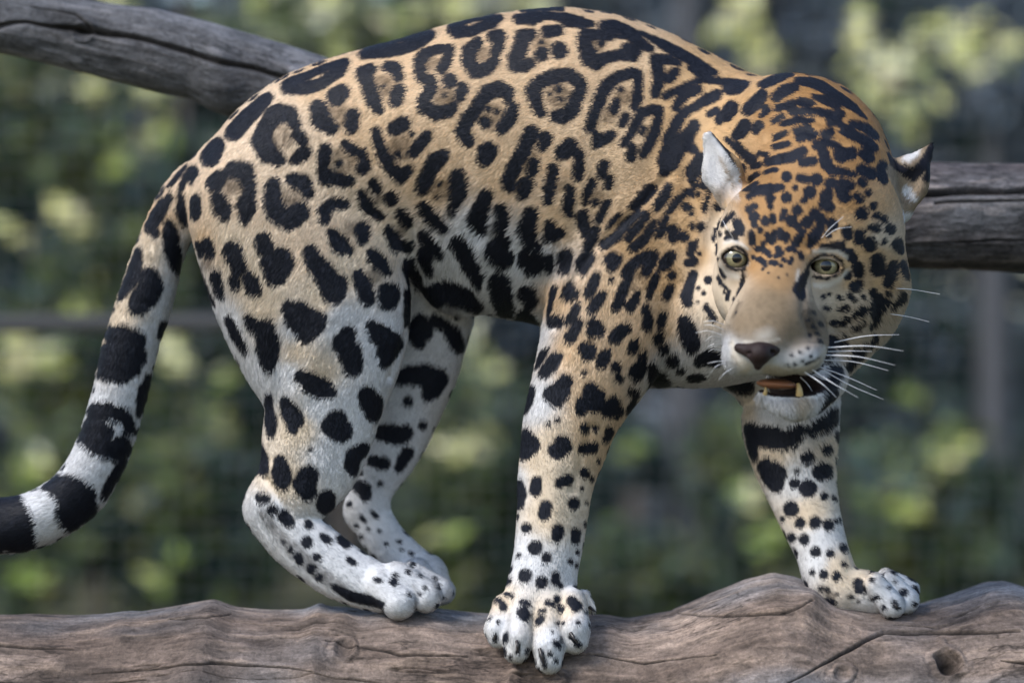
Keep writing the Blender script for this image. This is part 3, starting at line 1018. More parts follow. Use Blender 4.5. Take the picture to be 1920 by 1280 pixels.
class Coat:
    """finds colour, combing and length of the hair anywhere on the body"""
    def __init__(self, V, Q):
        self.V, self.N = V, vert_normals(V, Q)
        tri = np.concatenate([Q[:, [0, 1, 2]], Q[:, [0, 2, 3]]])
        self.bvh = BVHTree.FromPolygons([tuple(v) for v in V.tolist()], [tuple(q) for q in Q.tolist()])
        self.eye = np.array([0.0, -DIST, 0.0])
        self.anch = []
        for strokes in parse_spots():
            al = np.concatenate([p for i, p in strokes if not i] or [p for i, p in strokes])
            cx, cy = (al[:, :2] * al[:, 2:]).sum(0) / al[:, 2].sum()
            R = max(np.hypot(al[:, 0] - cx, al[:, 1] - cy) + al[:, 2]) + 6
            hit = None
            cand = [(cx, cy)] + [(x + (cx - x) * f, y + (cy - y) * f) for f in (.5, 0) for x, y, _ in al]
            for x, y in cand:
                p = W(x, y, 0)
                dv = Vector(p - self.eye).normalized()
                h = self.bvh.ray_cast(Vector(self.eye), dv)
                if h[0] is not None:
                    hit = (x, y, h, dv)
                    break
            if hit is None:
                for x, y in cand[:1]:
                    # just outside the outline: nearest surface point
                    p = self.bvh.find_nearest(Vector(W(x, y, 0)))
                    hit = (x, y, p, None)
            x, y, h, dv = hit
            self.add(strokes, x, y, h[0], h[1], R)
            if dv is not None:
                g = self.bvh.ray_cast(h[0] + dv * 0.004, dv)
                if g[0] is not None:
                    self.add(strokes, x, y, g[0], g[1], R)
        self.extra = []

    def local_normal(self, p, r=0.012):
        d = self.V - p
        m = (d * d).sum(1) < r * r
        n0 = self.N[np.argmin((d * d).sum(1))]
        m &= (self.N @ n0) > 0.2
        n = self.N[m].sum(0) if m.any() else n0
        return n / np.linalg.norm(n)

    def add(self, strokes, x, y, p, n, R):
        p = np.array(p)
        n = self.local_normal(p)
        fl = max(abs(n[1]), 0.33)
        self.anch.append((strokes, x, y, p, n, R * RS(-p[1] / U) / fl, R))

    def fields(self, P, N):
        """black and brown masks and the distance to the nearest marking"""
        nz = fbm(P, 190.0, 2, 5) * 1.6 + fbm(P, 800.0, 1, 9) * .5
        dark = np.full(len(P), 60.0); brown = np.full(len(P), 60.0)
        order = np.argsort(P[:, 0]); xs = P[order, 0]
        Ps, Ns = P[order], N[order]
        ds, bs = dark[order], brown[order]
        SX, SY = to_px(Ps)
        vw = Ps - self.eye
        vw /= np.linalg.norm(vw, axis=1)[:, None]
        FC = np.clip((np.abs((Ns * vw).sum(1)) - .12) / .28, 0, 1)
        for strokes, ax, ay, p, n, R3, R in self.anch:
            i0, i1 = np.searchsorted(xs, (p[0] - R3, p[0] + R3))
            q = Ps[i0:i1] - p
            m = ((q * q).sum(1) < R3 * R3) & (Ns[i0:i1] @ n > -0.1)
            k = np.nonzero(m)[0]
            if not len(k):
                continue
            q = q[k]
            off = q - (q @ n)[:, None] * n
            s = RS(-p[1] / U)
            x, y = ax + off[:, 0] / s, ay - off[:, 2] / s
            # where the surface faces the front the tracing holds as it is; round the edges it follows the skin
            f_ = FC[i0 + k]
            x = x + (SX[i0 + k] - x) * f_
            y = y + (SY[i0 + k] - y) * f_
            far = np.abs(off[:, 1]) / s - R * 2.0 if abs(n[1]) < 0.33 else np.full(len(k), -99.0)
            for inner, pts in strokes:
                d = np.maximum(stroke_dist(x, y, pts), far)
                tgt = bs if inner else ds
                tgt[i0 + k] = np.minimum(tgt[i0 + k], d)
        for p, n, r, hollow in self.extra:
            R3 = r * U * 2.2
            i0, i1 = np.searchsorted(xs, (p[0] - R3, p[0] + R3))
            q = Ps[i0:i1] - p
            k = np.nonzero(((q * q).sum(1) < R3 * R3) & (Ns[i0:i1] @ n > 0.0))[0]
            if not len(k):
                continue
            d = np.linalg.norm(q[k] - (q[k] @ n)[:, None] * n, axis=1) / U
            if hollow:
                ds[i0 + k] = np.minimum(ds[i0 + k], np.abs(d - r * .68) - r * .34)
                bs[i0 + k] = np.minimum(bs[i0 + k], d - r * .8)
            else:
                ds[i0 + k] = np.minimum(ds[i0 + k], d - r)
        dark[order], brown[order] = ds, bs
        return dark + nz, brown + nz, dark

    def scatter_hidden(self):
        """markings on the sides the traced ones do not reach"""
        _, _, d = self.fields(self.V, self.N)
        idx = rng.permutation(len(self.V))[:14000]
        acc = np.zeros((0, 3)); radii = []
        px, py = to_px(self.V)
        for i in idx:
            if d[i] < 13:
                continue
            p = self.V[i]
            if len(acc):
                dist = np.sqrt(((acc - p) ** 2).sum(1)).min() / U
                if dist < 30:
                    continue
            dv = Vector(p + self.N[i] * 0.002 - self.eye)
            L = dv.length
            h = self.bvh.ray_cast(Vector(self.eye), dv.normalized())
            if h[0] is not None and h[3] > L - 0.012:
                continue                            # the photograph shows this place and it is plain
            big = 560 > py[i]
            r = rng.uniform(9, 15) if big else rng.uniform(5, 9)
            acc = np.vstack([acc, p])
            self.extra.append((p, self.N[i], min(r, d[i] - 3), big and r > 12.5))

    def colour(self, P, N):
        px, py = to_px(P)
        pts, vals = [], []
        for line in BASE.splitlines():
            t = line.split()
            v = list(map(float, t[1:]))
            for i in range(0, len(v), 2):
                pts.append((v[i], v[i + 1])); vals.append(COL[t[0]])
        c = gauss_fill(px, py, pts, np.array(vals), 4.0)
        # pale belly and insides of the legs
        under = np.clip(-N[:, 2] * 1.3 - 0.35, 0, 1) * (py < 760)
        c += (np.array(COL['w']) - c) * under[:, None] * 0.7
        c *= (1 + 0.12 * fbm(P, 30.0, 3, 3) + .12 * fbm(P, 170.0, 2, 13))[:, None]
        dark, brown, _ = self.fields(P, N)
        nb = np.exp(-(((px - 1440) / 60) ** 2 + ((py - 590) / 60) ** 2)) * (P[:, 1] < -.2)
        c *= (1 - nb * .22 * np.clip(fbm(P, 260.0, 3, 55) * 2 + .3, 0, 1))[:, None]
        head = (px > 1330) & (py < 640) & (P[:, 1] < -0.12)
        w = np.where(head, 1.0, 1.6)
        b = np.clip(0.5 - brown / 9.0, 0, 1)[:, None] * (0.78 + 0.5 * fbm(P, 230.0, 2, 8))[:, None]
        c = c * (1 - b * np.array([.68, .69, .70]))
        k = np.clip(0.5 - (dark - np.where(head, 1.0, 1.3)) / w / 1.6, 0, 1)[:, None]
        black = np.array([.0085, .0105, .0180])  # blue lift painted in for veiling haze and sky sheen
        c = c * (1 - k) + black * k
        i = np.nonzero(head | ((px > 1330) & (py < 800) & (P[:, 1] < -0.2)))[0]
        wob = fbm(P[i], 400.0, 1, 3) * 1.2
        for txt, col, soft in (('1428,632,4 1440,628,4', (.60, .56, .50), 34.0), (PALE, (.62, .56, .48), 6.0), (RIMS, (.012, .010, .010), 2.0)):  # first entry paints a soft highlight onto the nose top
            for line in txt.splitlines():
                st = np.array([[float(v) for v in q.split(',')] for q in line.split()])
                kk = np.clip(0.5 - (stroke_dist(px[i], py[i], st) + wob) / soft, 0, 1)[:, None]
                c[i] += (np.array(col) - c[i]) * kk
        # the ears
        tt = -P[:, 1] / U
        def paint(i, txt, col, soft=3.0):
            for line in txt.split('/'):
                st = np.array([[float(v) for v in q.split(',')] for q in line.split()])
                kk = np.clip(0.5 - (stroke_dist(px[i], py[i], st) + 1.5 * fbm(P[i], 300.0, 1, 4)) / soft, 0, 1)[:, None]
                c[i] += (np.array(col) - c[i]) * kk
        i = np.nonzero((px < 1390) & (py < 390) & (tt > 258) & (px < 1345 + (py - 240) * .55))[0]
        kk = np.clip((384 - py[i] + 8 * fbm(P[i], 200., 2, 6)) / 40, 0, 1)[:, None]
        c[i] += (np.array([.66, .64, .63]) * (1 + .14 * fbm(P[i], 200.0, 2, 6))[:, None] - c[i]) * kk
        paint(i, '1341,252,5 1360,272,8 1380,296,9 1392,312,7', (.012, .012, .018))
        paint(i, '1352,300,2 1372,330,3 1378,352,3', (.34, .26, .19), 8)
        i = np.nonzero((px > 1650) & (py < 428) & (tt > 150) & (tt < 320) & ((px - 1655) * .62 + (py - 318) * .25 > 6))[0]
        c[i] = np.array([.30, .225, .15]) * (1 + .25 * fbm(P[i], 200.0, 2, 6))[:, None]
        paint(i, '1700,297,10 1716,288,8/1678,412,12 1705,414,10/1698,360,7 1712,378,6', (.70, .68, .66), 7)
        paint(i, '1668,302,8 1690,320,10 1712,331,11 1730,314,11 1743,286,9 1753,262,7/1738,338,9 1748,310,7', (.010, .010, .016))
        return np.clip(c, 0.004, 0.95), k[:, 0]

    def comb(self, P, N):
        px, py = to_px(P)
        pts = [(f[0], f[1]) for f in FLOW]
        v = np.array([[f[2], -f[3]] for f in FLOW]); v /= np.linalg.norm(v, axis=1)[:, None]
        g = gauss_fill(px, py, pts, v, 3.0)
        D = np.stack([g[:, 0], np.zeros(len(g)), g[:, 1]], 1)
        D += 0.35 * np.stack([fbm(P, 22.0, 2, 31), fbm(P, 22.0, 2, 37), fbm(P, 22.0, 2, 41)], 1)
        D -= (D * N).sum(1)[:, None] * N
        return D / np.maximum(np.linalg.norm(D, axis=1), 1e-6)[:, None]

    def length(self, P):
        px, py = to_px(P)
        return gauss_fill(px, py, [(l[0], l[1]) for l in LEN], np.array([[l[2]] for l in LEN]), 4.0)[:, 0] * 0.00050
# ------------------------------------------------------------------ materials
def new_mat(name):
    m = bpy.data.materials.new(name)
    m.use_nodes = True
    return m, m.node_tree.nodes, m.node_tree.links, m.node_tree.nodes['Principled BSDF']


def simple_mat(name, col, rough=0.6, **kw):
    m, n, l, b = new_mat(name)
    b.inputs['Base Color'].default_value = (*col, 1)
    b.inputs['Roughness'].default_value = rough
    for k, v in kw.items():
        b.inputs[k.replace('_', ' ')].default_value = v
    return m


def link(o, parent=None):
    scene.collection.objects.link(o)
    if parent is not None:
        o.parent = parent
    return o


def mesh_obj(name, me, mat, parent=None):
    o = bpy.data.objects.new(name, me)
    if mat is not None:
        me.materials.append(mat)
    return link(o, parent)


def tag(o, label=None, cat=None, group=None, kind=None):
    if label: o['label'] = label
    if cat: o['category'] = cat
    if group: o['group'] = group
    if kind: o['kind'] = kind
    return o


def thing(name, label, cat, loc=(0, 0, 0), group=None):
    o = bpy.data.objects.new(name, None)
    o.location = [float(v) for v in loc]
    o.empty_display_size = 0.1
    link(o)
    return tag(o, label, cat, group)


def child(o, parent):
    """parent o keeping its world place"""
    o.parent = parent
    o.matrix_parent_inverse = Matrix.Translation(-Vector(parent.location))
    return o


# ------------------------------------------------------------------ the jaguar
HSTEP = 0.0028
V, Q = build_surface(GROUPS, HSTEP)
V = smooth_mesh(V, Q, 1)
# folds of the skin (negative) and muscle or bone under it (positive): strokes x,y,half width / height in px
FOLDS = [(-5, '1255,330,9 1195,395,9 1115,465,9 1062,540,8 1040,610,7'), (-2, '1090,390,14 1085,430,14'), (-5, '782,430,9 778,520,10 768,620,9 735,705,8'),
         (4, '560,235,40 600,300,40'), (4, '640,560,34 600,640,30 560,740,20'), (-3, '520,640,16 530,760,12 505,860,10'), (-4, '500,900,8 540,960,8'), (3, '1230,230,30 1180,300,40'),
         (-3, '1300,260,10 1290,340,10 1330,430,10'), (-3.5, '1430,205,8 1500,185,8 1570,215,8'), (-3.5, '1435,235,7 1500,215,7 1580,245,7'), (-3, '1440,262,6 1510,245,6 1590,275,6'),
         (-4, '1380,330,9 1340,420,9 1310,520,9'), (4, '1090,600,24 1060,700,22'), (-3, '1110,800,10 1075,920,8'), (3, '1040,880,18 1035,1000,16'), (-3, '640,450,22 700,520,20'),
         (3.5, '760,200,36 880,180,44'), (-3, '900,440,20 960,470,20 1020,520,14'), (-3, '1462,300,7 1450,380,7 1455,440,6'), (3, '1420,430,16 1400,440,12'), (3.5, '1500,445,12 1545,452,12 1575,458,10'),
         (4.5, '1518,474,7 1548,463,7 1584,474,7'), (4, '1358,466,7 1378,456,7 1398,464,7'), (-2.5, '1592,512,6 1640,560,10 1640,620,10'), (-2.5, '1398,520,4 1386,560,5 1366,600,5'), (-3, '1508,540,6 1506,590,7 1520,630,7')]
_px, _py = to_px(V)
_n = vert_normals(V, Q)
_d = np.zeros(len(V))
for _h, _s in FOLDS:
    _st = np.array([[float(v) for v in q.split(',')] for q in _s.split()])
    _w = _st[:, 2].mean()
    _st[:, 2] = 0
    _r = stroke_dist(_px, _py, _st)
    _d += _h * np.exp(-(_r / _w) ** 2) * np.clip(-_n[:, 1] * 2, 0, 1) * (V[:, 1] < .02)
V = V + _n * (_d * U)[:, None]
V = V + _n * (fbm(V, 28.0, 2, 91) * 1.6 * U)[:, None] * (np.abs(_py - 560) < 560)[:, None] * ((_px < 1330) | (_py > 640))[:, None]
VN = vert_normals(V, Q)
coat = Coat(V, Q)
coat.scatter_hidden()
jaguar = thing('jaguar', 'spotted jaguar with open mouth walking along the log', 'jaguar', (0, 0, -0.36))
body_me = mesh_from('body', V, Q)
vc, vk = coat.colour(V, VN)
px_, py_ = to_px(V)
# bare skin: mouth, lips, rims of the eyes, pads
def dab(c, x, y, t, r, col, rr=0.5, only=None):
    p = W(x, y, t)
    d = np.linalg.norm(V - p, axis=1) / U
    k = np.clip((r - d) / (r * rr), 0, 1)
    if only is not None:
        k = k * only
    c += (np.array(col) - c) * k[:, None]
    return k
bare = np.zeros(len(V))
for ex, ey, et, er, g, (ow, oh, tl) in EYES:
    bare = np.maximum(bare, dab(vc, ex, ey, et, er + 5, (.012, .010, .010), .12))
inmouth = (np.abs((px_ - 1484) / 68) ** 2 + np.abs((py_ - 723) / 22) ** 2 < 1.05) & (V[:, 1] < -0.18)
vc[inmouth] = (.020, .012, .012)
bare[inmouth] = 1
att = body_me.color_attributes.new('coat', 'FLOAT_COLOR', 'POINT')
att.data.foreach_set('color', np.concatenate([vc, np.ones((len(V), 1))], 1).astype(np.float32).ravel())
m_skin, n, l, b = new_mat('jaguar_skin')
a = n.new('ShaderNodeAttribute'); a.attribute_name = 'coat'
l.new(a.outputs['Color'], b.inputs['Base Color'])
b.inputs['Roughness'].default_value = 0.75
b.inputs['Specular IOR Level'].default_value = 0.25
body = child(mesh_obj('body', body_me, m_skin), jaguar)

# ---- fur
def make_fur(count):
    A = V[Q[:, 0]]; B = V[Q[:, 1]]; C = V[Q[:, 2]]; D = V[Q[:, 3]]
    area = np.linalg.norm(np.cross(C - A, D - B), axis=1) * 0.5
    cen = (A + B + C + D) / 4
    fn = VN[Q].mean(1)
    qx, qy = to_px(cen)
    view = np.array([0, -DIST, 0]) - cen
    view /= np.linalg.norm(view, axis=1)[:, None]
    facing = (fn * view).sum(1)
    wgt = area * np.where(facing < -0.25, 0.3, 1.0)
    ln = coat.length(cen)
    wgt *= np.clip(0.0055 / ln, 0.6, 2.2)
    hd = (qx > 1320) & (cen[:, 1] < -0.13) & (qy < 800)
    wgt *= np.where(hd, 1.5, 1.0)
    wgt *= 1 - np.clip(bare[Q].mean(1) * 1.5, 0, 1)
    wgt *= (qx > -60)
    f = rng.choice(len(Q), count, p=wgt / wgt.sum())
    u, v = rng.random(count), rng.random(count)
    w4 = np.stack([(1 - u) * (1 - v), u * (1 - v), u * v, (1 - u) * v], 1)
    P = (V[Q[f]] * w4[..., None]).sum(1)
    Nn = (VN[Q[f]] * w4[..., None]).sum(1)
    Nn /= np.linalg.norm(Nn, axis=1)[:, None]
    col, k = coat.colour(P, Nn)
    T = coat.comb(P, Nn)
    L = coat.length(P) * rng.uniform(0.6, 1.25, count)
    # keep short beside eyes, nose and mouth
    clump = fbm(P, 130.0, 2, 77)[:, None]
    J = rng.normal(0, 0.12, (count, 3))
    lift = 0.30 + 0.08 * clump + rng.normal(0, 0.05, (count, 1))
    T = T + J + 0.25 * clump * np.cross(Nn, T)
    T -= (T * Nn).sum(1)[:, None] * Nn * 0.8
    T /= np.linalg.norm(T, axis=1)[:, None]
    ts = np.array([0, 0.35, 0.7, 1.0])
    pts = np.empty((count, 4, 3))
    for i, t in enumerate(ts):
        rise = lift * (t - 0.45 * t * t)
        pts[:, i] = P + (T * t * 0.95 + Nn * rise) * L[:, None] - Nn * 0.0006
    rad0 = 0.00024 * np.clip(L / 0.0055, 0.65, 1.25)
    rad = rad0[:, None] * np.array([1.0, 1.0, 0.8, 0.25])
    cv = bpy.data.hair_curves.new('fur')
    cv.add_curves([4] * count)
    cv.attributes['position'].data.foreach_set('vector', pts.astype(np.float32).ravel())
    r = cv.attributes.get('radius') or cv.attributes.new('radius', 'FLOAT', 'POINT')
    r.data.foreach_set('value', rad.astype(np.float32).ravel())
    py0 = to_px(P)[1]
    tone = 1 + rng.normal(0, 1, count) * np.where((L < 0.004) | (py0 > 1050), .14, .09) + 0.08 * clump[:, 0]
    pale = (rng.random(count) < 0.05) & (k < 0.5)
    cc = col * np.clip(tone, .5, 1.5)[:, None]
    cc[pale] = cc[pale] * 1.25
    ca = cv.attributes.new('coat', 'FLOAT_COLOR', 'CURVE')
    ca.data.foreach_set('color', np.concatenate([np.clip(cc, 0.003, 0.95), np.ones((count, 1))], 1).astype(np.float32).ravel())
    NN = Nn + rng.normal(0, 0.10, (count, 3)) + 0.18 * T
    NN /= np.linalg.norm(NN, axis=1)[:, None]
    na = cv.attributes.new('skin_normal', 'FLOAT_VECTOR', 'CURVE')
    na.data.foreach_set('vector', NN.astype(np.float32).ravel())
    m, n, l, b = new_mat('jaguar_fur')
    c_ = n.new('ShaderNodeAttribute'); c_.attribute_name = 'coat'
    n_ = n.new('ShaderNodeAttribute'); n_.attribute_name = 'skin_normal'
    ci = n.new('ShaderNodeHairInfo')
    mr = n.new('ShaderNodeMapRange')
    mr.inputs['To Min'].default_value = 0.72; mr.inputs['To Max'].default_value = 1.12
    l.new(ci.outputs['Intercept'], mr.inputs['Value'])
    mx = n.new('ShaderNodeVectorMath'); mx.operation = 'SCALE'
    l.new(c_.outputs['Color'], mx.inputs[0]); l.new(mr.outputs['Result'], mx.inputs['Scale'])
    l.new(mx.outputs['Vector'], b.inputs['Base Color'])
    l.new(n_.outputs['Vector'], b.inputs['Normal'])
    b.inputs['Roughness'].default_value = 0.55
    b.inputs['Specular IOR Level'].default_value = 0.22
    o = bpy.data.objects.new('fur', cv)
    cv.materials.append(m)
    link(o)
    child(o, jaguar)
    tag(o, kind='stuff')
    return o

fur = make_fur(FUR_COUNT)


# ---- eyes
def cap(c, axis, r, a0, a1, rings=10, seg=40):
    """part of a sphere between two angles from its axis"""
    z = np.array(axis, float); z /= np.linalg.norm(z)
    x = np.cross([0, 0, 1], z); x /= np.linalg.norm(x); y = np.cross(z, x)
    P, F = [], []
    for i in range(rings + 1):
        a = a0 + (a1 - a0) * i / rings
        for j in range(seg):
            t = 2 * math.pi * j / seg
            P.append(np.array(c) + r * (math.cos(a) * z + math.sin(a) * (math.cos(t) * x + math.sin(t) * y)))
    for i in range(rings):
        for j in range(seg):
            k = (j + 1) % seg
            F.append((i * seg + j, (i + 1) * seg + j, (i + 1) * seg + k, i * seg + k))
    return np.array(P), np.array(F)


m_eyeball = simple_mat('eye_white', (.035, .025, .02), 0.12)
m_pupil = simple_mat('pupil', (.004, .004, .006), 0.08, Coat_Weight=0.3)
m_iris, n, l, b = new_mat('iris')
a = n.new('ShaderNodeAttribute'); a.attribute_name = 'iris'
l.new(a.outputs['Color'], b.inputs['Base Color'])
b.inputs['Roughness'].default_value = 0.25
b.inputs['Coat Weight'].default_value = 1.0
b.inputs['Coat Roughness'].default_value = 0.02
for (ex, ey, et, er, g, _o), ir in zip(EYES, (19.5, 21.5)):
    c = W(ex, ey, et); r = er * RS(et)
    ax = np.array([g[0] * .02, -1, -g[1] * .02])
    P, F = cap(c, ax, r, 0.02, math.pi - 0.02, 20)
    eye = child(mesh_obj('eye', mesh_from('eye', P, F), m_eyeball, None), jaguar)
    ai = math.asin(ir / er)
    P, F = cap(c, ax, r * 1.012, 0.12, ai, 12, 64)
    me = mesh_from('iris', P, F)
    rr = np.repeat(np.linspace(0, 1, 13), 64); th = np.tile(np.arange(64), 13)
    fib = rng.normal(0, .10, 64)[th] + rng.normal(0, .05, len(rr))
    base = np.array([.25, .22, .12])[None] * (1 + fib)[:, None]
    base = base * (1 - .85 * np.clip((rr - .80) / .2, 0, 1))[:, None] * (0.75 + 0.35 * np.exp(-((rr - .35) / .25) ** 2))[:, None]
    at = me.color_attributes.new('iris', 'FLOAT_COLOR', 'POINT')
    at.data.foreach_set('color', np.concatenate([np.clip(base, .005, 1), np.ones((len(rr), 1))], 1).astype(np.float32).ravel())
    iris = mesh_obj('iris', me, m_iris, eye)
    P, F = cap(c, ax, r * 1.02, 0.0001, ai * 0.42, 4, 32)
    pupil = mesh_obj('pupil', mesh_from('pupil', P, F), m_pupil, eye)

# ---- nose
NOSE = [(5, [Seg((1385, 652, 530, 9, 1), (1424, 662, 552, 19, 1), k=4, skin=0), Seg((1476, 644, 512, 10, 1), (1424, 662, 552, 19, 1), k=10, skin=0),
             Seg((1424, 664, 552, 17, 1), (1421, 686, 545, 8, 1), k=8, skin=0),
             Ell((1400, 664, 560), (10, 4, 9), (0, -20, 0), k=4, op='-', skin=0), Ell((1450, 661, 554), (10, 4, 9), (0, 25, 0), k=4, op='-', skin=0),
             Seg((1423, 668, 575, 2, 1), (1421, 692, 566, 2, 1), k=4, op='-', skin=0)])]
NV, NQ = build_surface(NOSE, 0.0011)
m_nose, n, l, b = new_mat('nose_leather')
b.inputs['Base Color'].default_value = (.022, .012, .011, 1); b.inputs['Roughness'].default_value = 0.5; b.inputs['Specular IOR Level'].default_value = 0.25
t_ = n.new('ShaderNodeTexVoronoi'); t_.inputs['Scale'].default_value = 700
bp = n.new('ShaderNodeBump'); bp.inputs['Strength'].default_value = 0.25; bp.inputs['Distance'].default_value = 0.001
l.new(t_.outputs['Distance'], bp.inputs['Height']); l.new(bp.outputs['Normal'], b.inputs['Normal'])
child(mesh_obj('nose', mesh_from('nose', smooth_mesh(NV, NQ, 1), NQ), m_nose), jaguar)

# ---- mouth
TNG = [(5, [Ell((1456, 720, 440), (38, 10, 50), (0, 4, 0), k=6, skin=0)])]
TV, TQ = build_surface(TNG, 0.0014)
m_tongue = simple_mat('tongue', (.30, .12, .055), 0.35, Subsurface_Weight=0.1)
child(mesh_obj('tongue', mesh_from('tongue', TV, TQ), m_tongue), jaguar)


def tube(path, radii, seg=6):
    """tube along world points"""
    P = np.array(path, float); n_ = len(P)
    T = np.gradient(P, axis=0); T /= np.linalg.norm(T, axis=1)[:, None]
    up = np.array([0.13, 1, 0.21])
    vs_, fs = [], []
    for i in range(n_):
        x = np.cross(T[i], up); x /= np.linalg.norm(x); y = np.cross(T[i], x)
        for j in range(seg):
            a_ = 2 * math.pi * j / seg
            vs_.append(P[i] + radii[i] * (math.cos(a_) * x + math.sin(a_) * y))
    for i in range(n_ - 1):
        for j in range(seg):
            k = (j + 1) % seg
            fs.append((i * seg + j, i * seg + k, (i + 1) * seg + k, (i + 1) * seg + j))
    return np.array(vs_), np.array(fs)


m_tooth = simple_mat('tooth', (.58, .40, .17), 0.3)
def tooth(x0, y0, x1, y1, t, r, name='tooth'):
    q = spline([W(x0, y0, t), W((x0 + x1) / 2 + 1, (y0 + y1) / 2, t + 3), W(x1, y1, t)], 4)
    P, F = tube(q, np.linspace(1, .25, len(q)) ** .6 * r * U * .88, 10)
    child(mesh_obj(name, mesh_from(name, P, F), m_tooth), jaguar)
tooth(1499, 741, 1496, 719, 466, 7.5, 'canine_tooth')

tooth(1434, 739, 1435, 726, 468, 4.5, 'canine_tooth')

# ---- whiskers
m_whisker = simple_mat('whisker', (.82, .82, .84), 0.4)
WH = [(1000, 775, 1200, 735, 1395, 728), (960, 805, 1200, 795, 1420, 825), (965, 830, 1100, 825, 1230, 828), (950, 850, 1150, 860, 1370, 910), (940, 880, 1120, 890, 1330, 942),
      (915, 920, 1080, 980, 1260, 1060), (930, 935, 1100, 1030, 1300, 1115), (870, 935, 1000, 1020, 1150, 1105), (825, 950, 930, 1020, 1020, 1105), (800, 980, 850, 1030, 885, 1095),
      (1360, 450, 1480, 458, 1640, 485), (1320, 600, 1450, 620, 1575, 650),
      (345, 668, 280, 645, 220, 650), (345, 700, 280, 672, 225, 668), (335, 730, 250, 705, 175, 715), (330, 750, 270, 738, 235, 765), (335, 825, 280, 815, 250, 830),
      (355, 885, 300, 888, 245, 900), (360, 893, 300, 915, 262, 960), (395, 930, 345, 960, 315, 1000), (335, 790, 280, 785, 245, 800),
      (930, 150, 980, 90, 1060, 20), (955, 140, 1020, 95, 1110, 82), (400, 150, 365, 95, 335, 40)]
for i, w in enumerate(WH):
    right = i < 12
    q = [(1250 + w[2 * k] / 3.2, 400 + w[2 * k + 1] / 3.2) for k in range(3)]
    # root sits on the skin
    h = coat.bvh.ray_cast(Vector((0, -DIST, 0)), Vector(W(q[0][0], q[0][1], 0) + np.array([0, DIST, 0])).normalized())
    t0 = -h[0].y / U if h[0] is not None else 380
    if t0 < 150: t0 = 300
    d = 22 if right else 30
    if i >= 21: d = 40
    if i in (10, 11): d = -20
    pts = spline([W(q[0][0], q[0][1], t0 - 2), W(q[1][0], q[1][1], t0 + d), W(q[2][0], q[2][1], t0 + d * 0.6)], 6)
    r0 = 0.00085 if i < 10 else 0.00055
    P, F = tube(pts, np.linspace(r0, 0.0002, len(pts)), 5)
    child(mesh_obj('whisker', mesh_from('whisker', P, F), m_whisker), jaguar)

# ---- claws
m_claw = simple_mat('claw', (.035, .03, .028), 0.3)
for x0, y0, x1, y1, t in [(1012, 1216, 1020, 1243, 283), (969, 1200, 971, 1222, 271), (1070, 1186, 1083, 1206, 268), (930, 1180, 927, 1200, 236),
                          (1676, 1128, 1684, 1142, 168), (1106, 1138, 1118, 1147, 180)]:
    q = spline([W(x0, y0, t - 8), W((x0 + x1) / 2, (y0 + y1) / 2, t + 1), W(x1, y1, t - 2)], 4)
    P, F = tube(q, np.linspace(1, .15, len(q)) ** .7 * 3.6 * U, 8)
    child(mesh_obj('claw', mesh_from('claw', P, F), m_claw), jaguar)
# ------------------------------------------------------------------ weathered logs
def poly_dist(x, y, pts):
    d = np.full(len(x), 1e9); w = np.zeros(len(x))
    for a, b in zip(pts[:-1], pts[1:]):
        a = np.array(a, float); b = np.array(b, float)
        ba = b[:2] - a[:2]
        h = np.clip(((x - a[0]) * ba[0] + (y - a[1]) * ba[1]) / (ba @ ba), 0, 1)
        dd = np.hypot(x - a[0] - h * ba[0], y - a[1] - h * ba[1])
        m = dd < d
        d = np.where(m, dd, d); w = np.where(m, a[2] + (b[2] - a[2]) * h, w)
    return d, w


